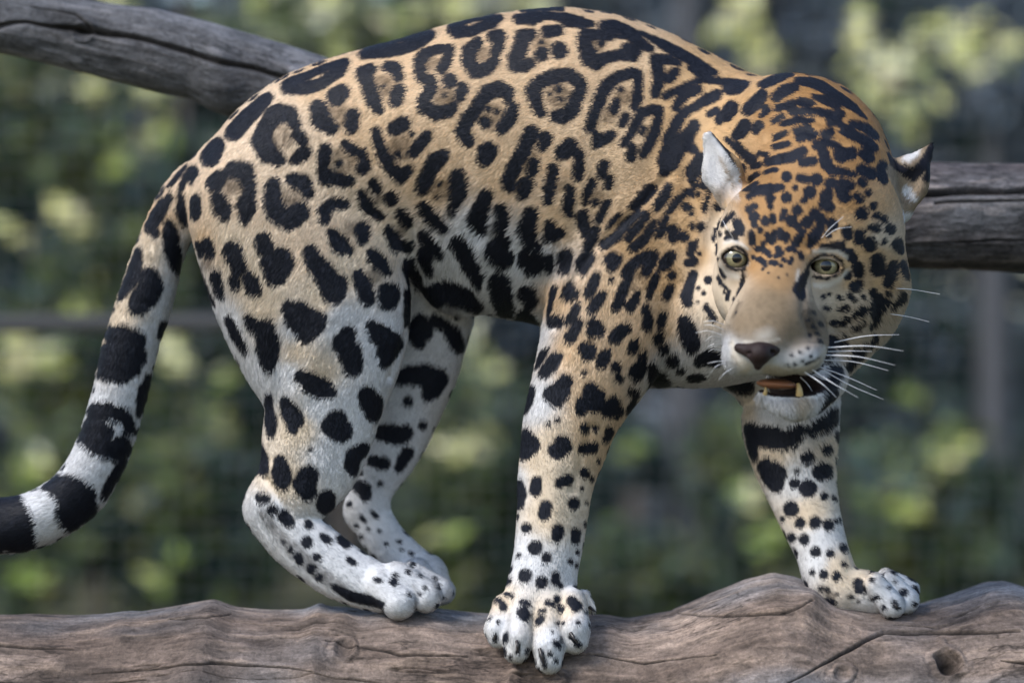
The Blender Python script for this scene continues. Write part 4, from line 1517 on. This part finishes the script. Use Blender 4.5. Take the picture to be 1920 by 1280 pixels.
def make_log(name, label, top, bot, t, depth, tones, seed, cracks=(), knots=(), ns=900, nt=300, rough=1.0, fine_x=(-30, 1950), fine_a=(-25, 95)):
    """top and bot: outline points (px, py); depth: half thickness towards the camera in px; a closed swept mesh with carved grain"""
    top, bot = np.array(top, float), np.array(bot, float)
    x0_, x1_ = max(top[0, 0], bot[0, 0]), min(top[-1, 0], bot[-1, 0])
    v0, v1 = max(x0_, fine_x[0]), min(x1_, fine_x[1])
    xs = np.concatenate([np.linspace(x0_, v0, max(2, int((v0 - x0_) / 9)))[:-1], np.linspace(v0, v1, ns), np.linspace(v1, x1_, max(2, int((x1_ - v1) / 9)))[1:]])
    ns = len(xs)
    ty = np.interp(xs, top[:, 0], top[:, 1]); by = np.interp(xs, bot[:, 0], bot[:, 1])
    def sm(v, n_=15):
        k = np.hanning(n_ + 2)[1:-1]; k /= k.sum()
        return np.convolve(np.pad(v, n_ // 2, 'edge'), k, 'valid')
    ty, by = sm(ty), sm(by)
    cy, r = (ty + by) / 2, (by - ty) / 2
    nf = int(nt * .76)
    th = np.concatenate([np.linspace(math.radians(fine_a[0]), math.radians(fine_a[1]), nf, endpoint=False), np.linspace(math.radians(fine_a[1]), math.radians(fine_a[0] + 360), nt - nf, endpoint=False)])          # 0 = top, pi/2 = towards the camera
    X, T = np.meshgrid(xs, th, indexing='ij')
    R = r[:, None] * np.ones_like(T)
    CY = cy[:, None] * np.ones_like(T)
    dep = depth * (r / r.mean())[:, None]
    S = (X - xs[0]) * U
    # noise lives on the surface: along, round
    nx, ny_, nz_ = S.ravel(), (np.cos(T) * 1.0).ravel(), (np.sin(T) * 1.0).ravel()
    rad_m = r.mean() * U
    A = np.stack([nx, ny_ * rad_m, nz_ * rad_m], 1)
    wv = 0.010 * vnoise(A * np.array([3, 5, 5]), 1.0, seed + 1)
    A2 = A + wv[:, None] * np.array([0, 1, 1])
    lump = (fbm(A2, (4.0, 8.0, 8.0), 2, seed) * 9 + fbm(A2, (13.0, 26.0, 26.0), 3, seed + 3) * 7 * (0.4 + 0.6 * (fbm(A2, (2., 5., 5.), 1, seed + 4) > 0))) * rough
    grain = fbm(A2 + .012 * vnoise(A2, (9., 20., 20.), seed + 6)[:, None], (16.0, 105.0, 105.0), 4, seed + 5)
    fine = fbm(A2, (60.0, 380.0, 380.0), 3, seed + 9)
    ridge = 1 - np.abs(fbm(A2, (4.0, 60.0, 60.0), 2, seed + 12)) * 2.2
    split = np.clip((ridge - 0.90) / 0.10, 0, 1) * np.clip(fbm(A2, (5.0, 14.0, 14.0), 2, seed + 21) * 6 - .9, 0, 1)
    disp = (lump + grain * 2.6 * rough + fine * 0.9 - split * 7.0).reshape(T.shape)
    # do not move the outline much
    edge = np.abs(np.cos(T)) ** 3
    disp = disp - edge * (lump.reshape(T.shape) * 0.6)
    PY = CY - R * np.cos(T)
    cr = np.zeros_like(T)
    front = np.sin(T) > -0.15
    jit = 3.0 * fbm(A2, (25.0, 25.0, 25.0), 2, seed + 31).reshape(T.shape)
    for c in cracks:
        d, w = poly_dist(X.ravel(), (PY + jit).ravel(), c)
        d, w = d.reshape(T.shape), w.reshape(T.shape)
        k = np.clip(1.2 - d / np.maximum(w, .3), 0, 1) * front
        disp -= k * np.clip(w * 2.2, 3, 26)
        disp += np.exp(-((d - w * 2) / (w * 1.5 + 2)) ** 2) * front * 1.5
        cr = np.maximum(cr, k)
    for kx, ky, kr, kh in knots:      # kh > 0 bump, < 0 hole with a raised lip
        d = np.hypot((X - kx) / 1.15, PY - ky)
        if kh < 0: d = d * (1 + .35 * fbm(A2, (60., 60., 60.), 2, seed + 90).reshape(T.shape))
        if kh > 0:
            disp += np.exp(-(d / kr) ** 2) * kh * front
        else:
            disp += (np.exp(-((d - kr * 1.25) / (kr * .38)) ** 2) * kr * .35 + np.clip(1.25 - d / kr, 0, 1) * kh) * front
            disp += np.sin(d / kr * 9) * np.exp(-((d - kr * 1.8) / (kr * .6)) ** 2) * .7 * front
            cr = np.maximum(cr, np.clip(1.3 - d / kr, 0, 1) * front * (1.0 if kh < -20 else .3))
    RR = R + disp
    DD = dep + disp
    tt = t + DD * np.sin(T)
    y = -tt * U
    s = (DIST - t * U) / DIST
    P = np.stack([(X - 960) * U * s, y, (640 - (CY - RR * np.cos(T))) * U * s], -1)
    n0 = ns * nt
    i, j = np.meshgrid(np.arange(ns - 1), np.arange(nt), indexing='ij')
    k = (j + 1) % nt
    F = np.stack([i * nt + j, i * nt + k, (i + 1) * nt + k, (i + 1) * nt + j], -1).reshape(-1, 4)
    VV = P.reshape(-1, 3)
    # end caps
    c0, c1 = VV[:nt].mean(0), VV[-nt:].mean(0)
    VV = np.vstack([VV, c0, c1])
    caps = [(a_, n0, (a_ + 1) % nt, a_) for a_ in range(0)]
    me = mesh_from(name, VV, F)
    bmf = []
    g = grain * .5 + .5; L = fbm(A2, (5.0, 16.0, 16.0), 4, seed + 40) * .5 + .5; HU = np.clip(fbm(A2, (4.0, 9.0, 9.0), 3, seed + 60) * 2.0 + .5, 0, 1)
    tones = np.array(tones)
    c = tones[0] + (tones[1] - tones[0]) * np.clip(L * 2.6 - .8, 0, 1)[:, None]
    c = c * (1 - HU[:, None]) + HU[:, None] * (c.mean(1, keepdims=True) * np.array([.98, .98, 1.05]))
    tiny = np.clip(1 - np.abs(fbm(A2, (30.0, 140.0, 140.0), 3, seed + 81)) * 9, 0, 1) * np.clip(fbm(A2, (9., 20., 20.), 2, seed + 83) * 5 - .4, 0, 1)
    c = c * (1 - .7 * tiny)[:, None]
    st_ = np.clip(fbm(A2, (10.0, 22.0, 22.0), 3, seed + 70) * 4 - 1.1, 0, 1)[:, None]
    c = c * (1 - .45 * st_)
    c += (tones[2] - c) * (np.clip(g * 1.8 - 1.0, 0, 1) * .65)[:, None]
    c *= np.clip(.72 + .28 * (np.clip(g * 2.6 - .75, 0, 1)), 0, 1)[:, None]
    c *= (1 + .35 * fine + .18 * fbm(A2, (14, 30, 30), 2, seed + 50))[:, None]
    dk = np.clip(np.maximum(cr.ravel() * 1.2, split * .8), 0, 1)[:, None]
    c += (np.array([.022, .017, .014]) - c) * dk * .85
    c = np.vstack([np.clip(c, .01, .9), tones[:1], tones[:1]])
    at = me.color_attributes.new('wood', 'FLOAT_COLOR', 'POINT')
    at.data.foreach_set('color', np.concatenate([c, np.ones((len(c), 1))], 1).astype(np.float32).ravel())
    m, n, l, b = new_mat(name + '_wood')
    a = n.new('ShaderNodeAttribute'); a.attribute_name = 'wood'
    tc = n.new('ShaderNodeTexCoord'); mp = n.new('ShaderNodeMapping'); mp.inputs['Scale'].default_value = (4.0, 9, 9)
    nz2 = n.new('ShaderNodeTexNoise'); nz2.inputs['Scale'].default_value = 7; nz2.inputs['Detail'].default_value = 12; nz2.inputs['Roughness'].default_value = .68; nz2.inputs['Distortion'].default_value = .5
    l.new(tc.outputs['Object'], mp.inputs['Vector']); l.new(mp.outputs['Vector'], nz2.inputs['Vector'])
    mr = n.new('ShaderNodeMapRange'); mr.inputs['From Min'].default_value = .3; mr.inputs['From Max'].default_value = .7; mr.inputs['To Min'].default_value = .45; mr.inputs['To Max'].default_value = 1.4
    l.new(nz2.outputs['Fac'], mr.inputs['Value'])
    sp_ = n.new('ShaderNodeTexNoise'); sp_.inputs['Scale'].default_value = 190; sp_.inputs['Detail'].default_value = 8; sp_.inputs['Roughness'].default_value = .7
    l.new(tc.outputs['Object'], sp_.inputs['Vector'])
    m2_ = n.new('ShaderNodeMapRange'); m2_.inputs['From Min'].default_value = .32; m2_.inputs['From Max'].default_value = .62; m2_.inputs['To Min'].default_value = .62; m2_.inputs['To Max'].default_value = 1.15
    l.new(sp_.outputs['Fac'], m2_.inputs['Value'])
    mm_ = n.new('ShaderNodeMath'); mm_.operation = 'MULTIPLY'
    l.new(mr.outputs['Result'], mm_.inputs[0]); l.new(m2_.outputs['Result'], mm_.inputs[1])
    ad_ = n.new('ShaderNodeMath'); ad_.operation = 'ADD'
    l.new(nz2.outputs['Fac'], ad_.inputs[0]); l.new(sp_.outputs['Fac'], ad_.inputs[1])
    mx = n.new('ShaderNodeVectorMath'); mx.operation = 'SCALE'
    l.new(a.outputs['Color'], mx.inputs[0]); l.new(mm_.outputs[0], mx.inputs['Scale'])
    l.new(mx.outputs['Vector'], b.inputs['Base Color'])
    b.inputs['Roughness'].default_value = .78
    b.inputs['Specular IOR Level'].default_value = .3
    bp = n.new('ShaderNodeBump'); bp.inputs['Strength'].default_value = .8; bp.inputs['Distance'].default_value = .004
    l.new(ad_.outputs[0], bp.inputs['Height']); l.new(bp.outputs['Normal'], b.inputs['Normal'])
    return tag(mesh_obj(name, me, m), label, 'log')


GREY = [(.165, .120, .096), (.36, .275, .225), (.52, .38, .28)]
make_log('fallen_log', 'thick grey brown log along the bottom under the paws of the jaguar',
         [(-260, 1158), (0, 1151), (60, 1151), (130, 1153), (260, 1146), (330, 1135), (400, 1123), (440, 1138), (500, 1144), (570, 1143), (600, 1131), (640, 1146), (700, 1148),
          (910, 1152), (1110, 1152), (1180, 1158), (1260, 1146), (1330, 1115), (1400, 1086), (1450, 1075), (1490, 1084), (1540, 1112), (1620, 1136), (1730, 1133), (1790, 1114),
          (1850, 1092), (1885, 1090), (1930, 1102), (2180, 1120)],
         [(-260, 1590), (400, 1580), (1200, 1590), (2180, 1570)], 42, 246, GREY, 11,
         cracks=[[(1270, 1146, 1.5), (1400, 1140, 3), (1510, 1130, 1.5)], [(1440, 1255, 1), (1560, 1205, 3), (1640, 1178, 4), (1760, 1176, 3), (1880, 1166, 2)],
                 [(-20, 1192, 2), (80, 1196, 2.5), (160, 1200, 1)], [(330, 1152, 1), (400, 1148, 2), (440, 1146, 1)], [(1380, 1262, 2), (1440, 1270, 3), (1500, 1266, 1)],
                 [(620, 1190, 1), (760, 1215, 2.5), (880, 1214, 1.5)], [(200, 1240, 1), (420, 1222, 2.5), (600, 1236, 1)], [(1100, 1212, 1), (1200, 1228, 2), (1330, 1208, 1)],
                 [(0, 1255, 2), (180, 1262, 2.5), (300, 1250, 1)], [(1840, 1215, 1.5), (1930, 1225, 3)]],
         knots=[(765, 1182, 80, 13), (1640, 1185, 70, 6), (1748, 1222, 17, -34), (642, 1166, 20, 14), (1510, 1128, 26, 18), (1000, 1262, 30, -6), (1262, 1252, 18, 10), (1690, 1260, 30, 12), (380, 1250, 26, 12), (1130, 1180, 22, 9), (240, 1180, 26, 9), (655, 1205, 14, -7), (1350, 1245, 12, 7), (130, 1225, 16, 6), (860, 1238, 15, 7), (1555, 1240, 12, -5)],
         ns=1250, nt=330, fine_a=(-20, 72))
BLUE = [(.12, .115, .125), (.23, .225, .245), (.29, .27, .265)]
make_log('leaning_log', 'grey cracked log sloping down from the upper left behind the back of the jaguar',
         [(-420, -170), (-100, -72), (0, -48), (100, -18), (200, 5), (300, 17), (400, 42), (500, 72), (600, 104), (800, 180), (960, 250)],
         [(-420, 20), (-100, 85), (0, 101), (100, 122), (200, 148), (300, 173), (360, 186), (400, 210), (430, 219), (470, 214), (520, 226), (600, 252), (800, 330), (960, 400)],
         -330, 82, BLUE, 23,
         cracks=[[(-10, 62, 6), (60, 50, 4), (120, 58, 6), (165, 62, 10), (240, 74, 6), (300, 88, 6), (360, 104, 7), (420, 125, 7), (480, 134, 6), (560, 158, 5)], [(70, 20, 1), (150, 30, 3), (180, 58, 3)]],
         knots=[(420, 120, 14, 6), (165, 66, 12, -8)], ns=330, nt=220, fine_x=(-30, 680), fine_a=(-10, 190))
make_log('cross_log', 'dark split horizontal log behind the head of the jaguar at the right',
         [(1480, 306), (1700, 303), (1760, 304), (1850, 306), (2050, 303), (2300, 300)], [(1480, 500), (1700, 502), (1800, 506), (1900, 512), (2050, 510), (2300, 512)],
         -300, 104, [(.10, .075, .075), (.22, .18, .175), (.52, .43, .38)], 37,
         cracks=[[(1600, 368, 7), (1740, 370, 7), (1800, 364, 8), (1870, 366, 5), (1940, 358, 8), (2100, 362, 4)], [(1740, 388, 3), (1830, 383, 3), (1930, 380, 2)], [(1700, 460, 1), (1850, 452, 2), (1980, 456, 1)]],
         knots=[], ns=170, nt=240, fine_x=(1640, 1950), fine_a=(-10, 190))
# ------------------------------------------------------------------ ground
GZ = -1.6
def far(px, py, d):
    """a place d metres from the camera seen at a photograph pixel"""
    return np.array([(px - 960) * U * d / DIST, d - DIST, (640 - py) * U * d / DIST])


def px_m(d):
    return U * d / DIST


gn = 60
gx = np.linspace(-1, 1, gn) ** 3 * 200
gy = np.linspace(0, 1, gn) ** 2.2 * 350 - 8
GX, GY = np.meshgrid(gx, gy, indexing='ij')
GP = np.stack([GX.ravel(), GY.ravel(), np.full(gn * gn, GZ)], 1)
GP[:, 2] += 0.10 * fbm(GP, (.5, .5, .5), 3, 2) * np.clip((np.abs(GP[:, 0]) + np.abs(GP[:, 1])) / 3, .3, 3)
i, j = np.meshgrid(np.arange(gn - 1), np.arange(gn - 1), indexing='ij')
GF = np.stack([i * gn + j, (i + 1) * gn + j, (i + 1) * gn + j + 1, i * gn + j + 1], -1).reshape(-1, 4)
m_ground, n, l, b = new_mat('ground_litter')
tx = n.new('ShaderNodeTexNoise'); tx.inputs['Scale'].default_value = 3.0; tx.inputs['Detail'].default_value = 8
tc = n.new('ShaderNodeTexCoord'); l.new(tc.outputs['Object'], tx.inputs['Vector'])
rp = n.new('ShaderNodeValToRGB')
rp.color_ramp.elements[0].position = .35; rp.color_ramp.elements[0].color = (.035, .030, .018, 1)
rp.color_ramp.elements[1].position = .68; rp.color_ramp.elements[1].color = (.10, .11, .045, 1)
l.new(tx.outputs['Fac'], rp.inputs['Fac']); l.new(rp.outputs['Color'], b.inputs['Base Color'])
b.inputs['Roughness'].default_value = .95
tag(mesh_obj('ground', mesh_from('ground', GP, GF), m_ground), kind='structure')


# ------------------------------------------------------------------ foliage
def leaf_mesh(name, cen, size, pal, spread=.18, droop=0.0, sunny=False):
    """folded leaves (two quads each) at the given places"""
    n_ = len(cen)
    a = rng.normal(0, 1, (n_, 3)); a[:, 2] = a[:, 2] * .6 - droop
    a /= np.linalg.norm(a, axis=1)[:, None]
    nrm = rng.normal(0, .8, (n_, 3)) + np.array([0, -.5, .7])
    if sunny: nrm = rng.normal(0, .35, (n_, 3)) + np.array([-.45, -.75, .6])
    b_ = np.cross(a, nrm); b_ /= np.linalg.norm(b_, axis=1)[:, None]
    c_ = np.cross(a, b_)
    s = (size * rng.uniform(.6, 1.3, n_))[:, None]
    w = s * .42
    V_ = np.stack([cen - a * s * .5, cen + b_ * w * .5 + c_ * w * .12, cen + a * s * .5, cen - b_ * w * .5 + c_ * w * .12], 1).reshape(-1, 3)
    F_ = (np.arange(n_)[:, None] * 4 + np.array([0, 1, 2, 3])[None])
    me = mesh_from(name, V_, F_, smooth=False)
    pal = np.array(pal)
    c = pal[rng.integers(0, len(pal), n_)] * (1 + rng.normal(0, spread, (n_, 1)))
    c = np.repeat(np.clip(c * (1.0 if sunny else 1.08), .01, .85), 4, 0)
    at = me.color_attributes.new('leaf', 'FLOAT_COLOR', 'POINT')
    at.data.foreach_set('color', np.concatenate([c, np.ones((len(c), 1))], 1).astype(np.float32).ravel())
    return me


m_leaf, n, l, b = new_mat('leaf')
a = n.new('ShaderNodeAttribute'); a.attribute_name = 'leaf'
l.new(a.outputs['Color'], b.inputs['Base Color'])
b.inputs['Roughness'].default_value = .5
tr = n.new('ShaderNodeBsdfTranslucent'); l.new(a.outputs['Color'], tr.inputs['Color'])
mixs = n.new('ShaderNodeMixShader'); mixs.inputs[0].default_value = .35
l.new(b.outputs[0], mixs.inputs[1]); l.new(tr.outputs[0], mixs.inputs[2])
l.new(mixs.outputs[0], n['Material Output'].inputs['Surface'])
m_bark = simple_mat('bark', (.085, .07, .06), .9)
m_palebark = simple_mat('pale_bark', (.07, .072, .08), .85)

DARK = [(.055, .088, .078), (.065, .105, .080), (.050, .080, .088), (.075, .11, .075)]  # lifted and blued, some haze put into the leaf colour
HAZE_BLUE = [(.12, .155, .19), (.14, .17, .205), (.11, .14, .175), (.15, .18, .195)]  # distance haze painted into the leaf colour
MID = [(.13, .17, .06), (.15, .19, .055), (.10, .14, .075), (.18, .18, .07)]
LIGHT = [(.26, .34, .07), (.33, .38, .09), (.36, .38, .12), (.22, .30, .07)]
SUN_YEL = [(.72, .68, .27), (.78, .73, .42), (.60, .62, .20), (.74, .66, .42)]  # paler than real leaves, sunlight put into the colour
PALE_ = [(.38, .42, .28), (.46, .50, .34), (.34, .38, .25)]
RUST = [(.26, .15, .08), (.30, .20, .12), (.22, .16, .08)]


def blob_points(c, rad, n_, clump=.35, k=None):
    """leaf places in clumps inside an ellipsoid"""
    k = k or max(6, n_ // 60)
    d = rng.normal(0, 1, (k, 3)); d /= np.linalg.norm(d, axis=1)[:, None]
    kc = d * rng.random((k, 1)) ** .45
    p = kc[rng.integers(0, k, n_)] + rng.normal(0, clump, (n_, 3)) * .5
    return np.array(c) + p * np.array(rad)


def trunk(parent, x, y, z0, z1, r, mat, lean=(0, 0), name='trunk'):
    q = [(x, y, z0), (x + lean[0] * .4, y + lean[1] * .4, z0 + (z1 - z0) * .4), (x + lean[0], y + lean[1], z1)]
    s_ = spline(q, 8)
    P, F = tube(s_, np.linspace(r * 1.15, r * .6, len(s_)) * (1 + .06 * rng.normal(0, 1, len(s_))), 14)
    o = mesh_obj(name, mesh_from(name, P, F), mat)
    return child(o, parent) if parent is not None else o


HOSTS = []


def tree(name, label, cat, d, px, r_px, crown, mat, lean=0.0, group=None):
    """crown: list of (px, py, rx, ry, count, size, palette); the trunk stands at px"""
    base = far(px, 640, d); base[2] = GZ
    t = thing(name, label, cat, base, group)
    if r_px:
        trunk(t, base[0], base[1], GZ - .05, (640 + 500) * px_m(d), r_px * px_m(d), mat, (lean, .1))
    for (cx, cy, rx, ry, n_, sz, pal) in crown:
        c = far(cx, cy, d)
        m = px_m(d)
        pts = blob_points(c, (rx * m, min(rx, ry) * m * .8, ry * m), n_)
        pts = pts[pts[:, 2] > GZ]
        child(mesh_obj('crown', leaf_mesh('crown', pts, sz * 2.0, pal), m_leaf), t)['kind'] = 'stuff'
    HOSTS.append((t, crown))
    return t


# the far wood: a rising bank of trees that closes the view
fp = []
nfar = 36000
fx = rng.uniform(-15, 15, nfar); fy = rng.uniform(17, 24, nfar)
hgt = 4.0 + 3.2 * (vnoise(np.stack([fx, fy * 0, fy * 0], 1), .5, 4) * .5 + .5) + np.where(fx > .8, 4.4, 0) - np.where((fx < -0.3) & (fx > -4.2), 1.4, 0)
hgt = np.where((fx > -3.8) & (fx < .45), 2.5 + 1.1 * (vnoise(np.stack([fx, fx * 0, fx * 0], 1), 1.6, 14) * .5 + .5), hgt)
fz = GZ + rng.random(nfar) ** .8 * (hgt - GZ)
tag(mesh_obj('far_wood', leaf_mesh('far_wood', np.stack([fx, fy, fz], 1), .62, HAZE_BLUE + DARK), m_leaf), kind='stuff',
    label='dark wood with haze blue painted into its leaves far behind the fence', cat='wood')

G = 'trees beyond the wire fence'
tree('tree', 'tree with a straight dark trunk at the far left edge, tallest dark green crown', 'tree', 16.8, 62, 15, [(40, 260, 150, 230, 2300, .11, DARK + MID), (90, 520, 170, 200, 1500, .11, DARK)], m_bark, .05, G)
tree('tree', 'thin dark trunk left of the tail with mid green leaves', 'tree', 15.5, 178, 10, [(210, 420, 120, 160, 900, .10, MID + DARK), (150, 700, 130, 160, 900, .10, MID)], m_bark, .04, G)
tree('tree', 'dark trunk behind the base of the tail with loose dark leaves', 'tree', 18.1, 352, 13, [(330, 330, 110, 120, 700, .11, DARK), (400, 800, 170, 160, 1200, .11, DARK + MID)], m_bark, -.05, G)
tree('tree', 'pale trunk above the rump among thin grey green leaves', 'tree', 19.9, 648, 17, [(560, 60, 170, 90, 700, .10, PALE_ + MID), (760, 90, 160, 110, 600, .10, PALE_ + MID)], m_bark, .05, G)
tree('tree', 'thin dark trunk above the hips of the jaguar', 'tree', 18.9, 760, 8, [(820, 20, 120, 60, 260, .10, PALE_ + MID)], m_bark, .0, G)
tree('tree', 'tree crown with haze blue painted into its leaves above the shoulders of the jaguar', 'tree', 18.5, 1200, 26, [(1130, 30, 170, 100, 1800, .13, HAZE_BLUE), (1300, 60, 120, 140, 1700, .13, HAZE_BLUE), (1290, 950, 120, 200, 1600, .12, HAZE_BLUE)], m_bark, .02, G)
tree('tree', 'broad tree with haze blue painted into its leaves behind the head of the jaguar', 'tree', 18.5, 1560, 22, [(1500, 120, 150, 200, 2400, .13, HAZE_BLUE), (1700, 180, 190, 210, 3000, .13, HAZE_BLUE + DARK), (1760, 700, 200, 150, 1700, .12, HAZE_BLUE + DARK)], m_bark, .02, G)
tree('tree', 'smooth blue grey trunk at the right edge below the cross log', 'tree', 16.0, 1868, 34, [(1880, 100, 120, 160, 1400, .12, HAZE_BLUE)], m_palebark, .0, G)
tree('tree', 'grey trunk seen between the front legs of the jaguar', 'tree', 17.6, 1292, 42, [(1180, 850, 90, 120, 500, .11, DARK)], m_palebark, .0, G)

SG = 'shrubs in front of the wood'
shrubs = [
    ('dark green shrub behind the end of the tail', 14.7, [(120, 1000, 190, 150, 1800, .09, DARK + MID)]),
    ('olive shrub between the tail and the hind legs', 14.7, [(360, 980, 160, 170, 1500, .09, MID + DARK)]),
    ('green shrub below the belly of the jaguar', 15.1, [(900, 900, 170, 190, 1700, .09, DARK + MID), (830, 1080, 170, 90, 900, .08, MID)]),
    ('low green shrub behind the near foreleg', 14.7, [(1200, 1080, 140, 110, 1100, .08, DARK + MID)]),
    ('low olive shrub right of the far foreleg', 14.7, [(1780, 980, 190, 170, 1900, .09, DARK + MID)]),
    ('dark shrub left of the far foreleg', 15.3, [(1400, 900, 110, 180, 900, .09, DARK + MID)]),
    ('mid green shrub behind the tail', 15.3, [(190, 640, 190, 160, 1600, .09, MID + DARK)]),
]
for lb, d, cr in shrubs:
    tree('shrub', lb, 'shrub', d, cr[0][0], 0, cr, None, 0, SG)

# sprays of leaves with sunlit patches put into their pale yellow colour
SP = [(1375, 50, 46, 55, 1), (1420, 90, 34, 36, 1), (1655, 105, 30, 36, 1), (1640, 180, 20, 40, .8), (1735, 60, 34, 26, 1), (1805, 60, 30, 36, 1), (1825, 135, 22, 20, .8), (1720, 128, 40, 12, .8),
      (1700, 230, 22, 50, .6), (1770, 180, 18, 18, .8), (1600, 60, 16, 50, .8), (1880, 90, 30, 30, .8),
      (175, 170, 40, 34, .9), (215, 40, 40, 40, .9), (275, 60, 30, 30, .7), (60, 20, 50, 26, .7), (160, 420, 30, 24, .8), (215, 470, 44, 40, .8), (130, 400, 16, 14, .8), (40, 430, 18, 26, .8), (290, 180, 46, 16, .7),
      (150, 590, 26, 26, .7), (40, 670, 34, 50, .8), (90, 660, 24, 40, .7), (230, 330, 20, 60, .5), (320, 670, 30, 36, .8), (330, 640, 20, 22, .7), (180, 560, 22, 50, .6), (300, 260, 26, 36, .6),
      (45, 780, 28, 20, .6), (50, 870, 36, 26, .6), (390, 780, 34, 40, .6), (420, 700, 16, 26, .6), (375, 960, 20, 30, .7), (350, 1040, 26, 24, .5), (130, 1040, 18, 20, .7), (60, 1080, 30, 18, .5), (280, 1090, 26, 20, .5),
      (900, 680, 40, 50, .9), (880, 770, 40, 40, .9), (920, 830, 36, 26, .8), (850, 840, 24, 30, .8), (800, 950, 44, 24, .8), (770, 930, 24, 24, .7), (880, 960, 20, 40, .7), (860, 1020, 50, 30, .7), (930, 760, 20, 30, .7),
      (820, 1000, 40, 16, .6), (1180, 830, 20, 20, .4), (1390, 960, 40, 26, .6), (1410, 920, 22, 26, .6), (1430, 1030, 30, 30, .4),
      (1680, 860, 44, 24, .6), (1790, 840, 30, 24, .7), (1660, 920, 36, 30, .7), (1710, 950, 30, 24, .6), (1740, 1040, 26, 26, .7), (1820, 1060, 34, 20, .6), (1690, 740, 30, 16, .5), (1800, 960, 30, 24, .4),
      (620, 20, 40, 26, .8), (860, 20, 50, 22, .8), (990, 6, 50, 10, .9), (740, 50, 40, 40, .6), (480, 30, 26, 40, .6), (1010, 30, 20, 12, .6), (650, 110, 18, 40, .6)]
for (x, y, rx, ry, q) in SP:
    d = float(rng.uniform(13.0, 16.0)); m = px_m(d)
    pal = np.array(SUN_YEL if q > .75 else (SUN_YEL + LIGHT if q > .55 else LIGHT)) * (1.15 if q > .55 else 1.2)
    pts = blob_points(far(x, y, d), (rx * m * 1.15, .3, ry * m * 1.15), int(4 + rx * ry * .012 * q), clump=.5, k=6)
    near = min(HOSTS, key=lambda h: min((x - c[0]) ** 2 + (y - c[1]) ** 2 for c in h[1]))
    child(mesh_obj('leaf_spray', leaf_mesh('leaf_spray', pts, .14, pal, sunny=True), m_leaf), near[0])['kind'] = 'stuff'

# ------------------------------------------------------------------ wire fence
FD = 5.6
fm = px_m(FD)
fence = thing('wire_fence', 'blurred wire mesh fence with a dark rail standing behind the jaguar', 'fence', (0, FD - DIST, GZ))
m_wire = simple_mat('wire', (.07, .07, .07), .6)
m_rail = simple_mat('fence_rail', (.045, .045, .045), .6)
def bar(name, p0, p1, r, mat, seg=4, me=None):
    P, F = tube([p0, (np.array(p0) + np.array(p1)) / 2, p1], [r, r, r], seg)
    o = mesh_obj(name, mesh_from(name, P, F), mat)
    return child(o, fence)
yv = FD - DIST
z_lo, z_hi = GZ + .03, 1.15
sp = 0.031
nv, nh = 40, 30
w0 = bar('wire', (0, yv, z_lo), (0, yv, z_hi), .0006, m_wire)
for i in range(-44, 45):
    o = w0 if i == -44 else w0.copy()
    if o is not w0: scene.collection.objects.link(o)
    o.location = Vector((i * sp, 0, 0))
h0 = bar('wire', (-1.45, yv + .004, 0), (1.45, yv + .004, 0), .0006, m_wire)
for i in range(int((z_hi - z_lo) / sp) + 1):
    o = h0 if i == 0 else h0.copy()
    if o is not h0: scene.collection.objects.link(o)
    o.location = Vector((0, 0, z_lo + i * sp))
bar('rail', (-2.2, yv + 1.6, (640 - 612) * px_m(FD + 1.6)), (-.3, yv + 1.6, (640 - 604) * px_m(FD + 1.6)), .024, m_rail, 8)
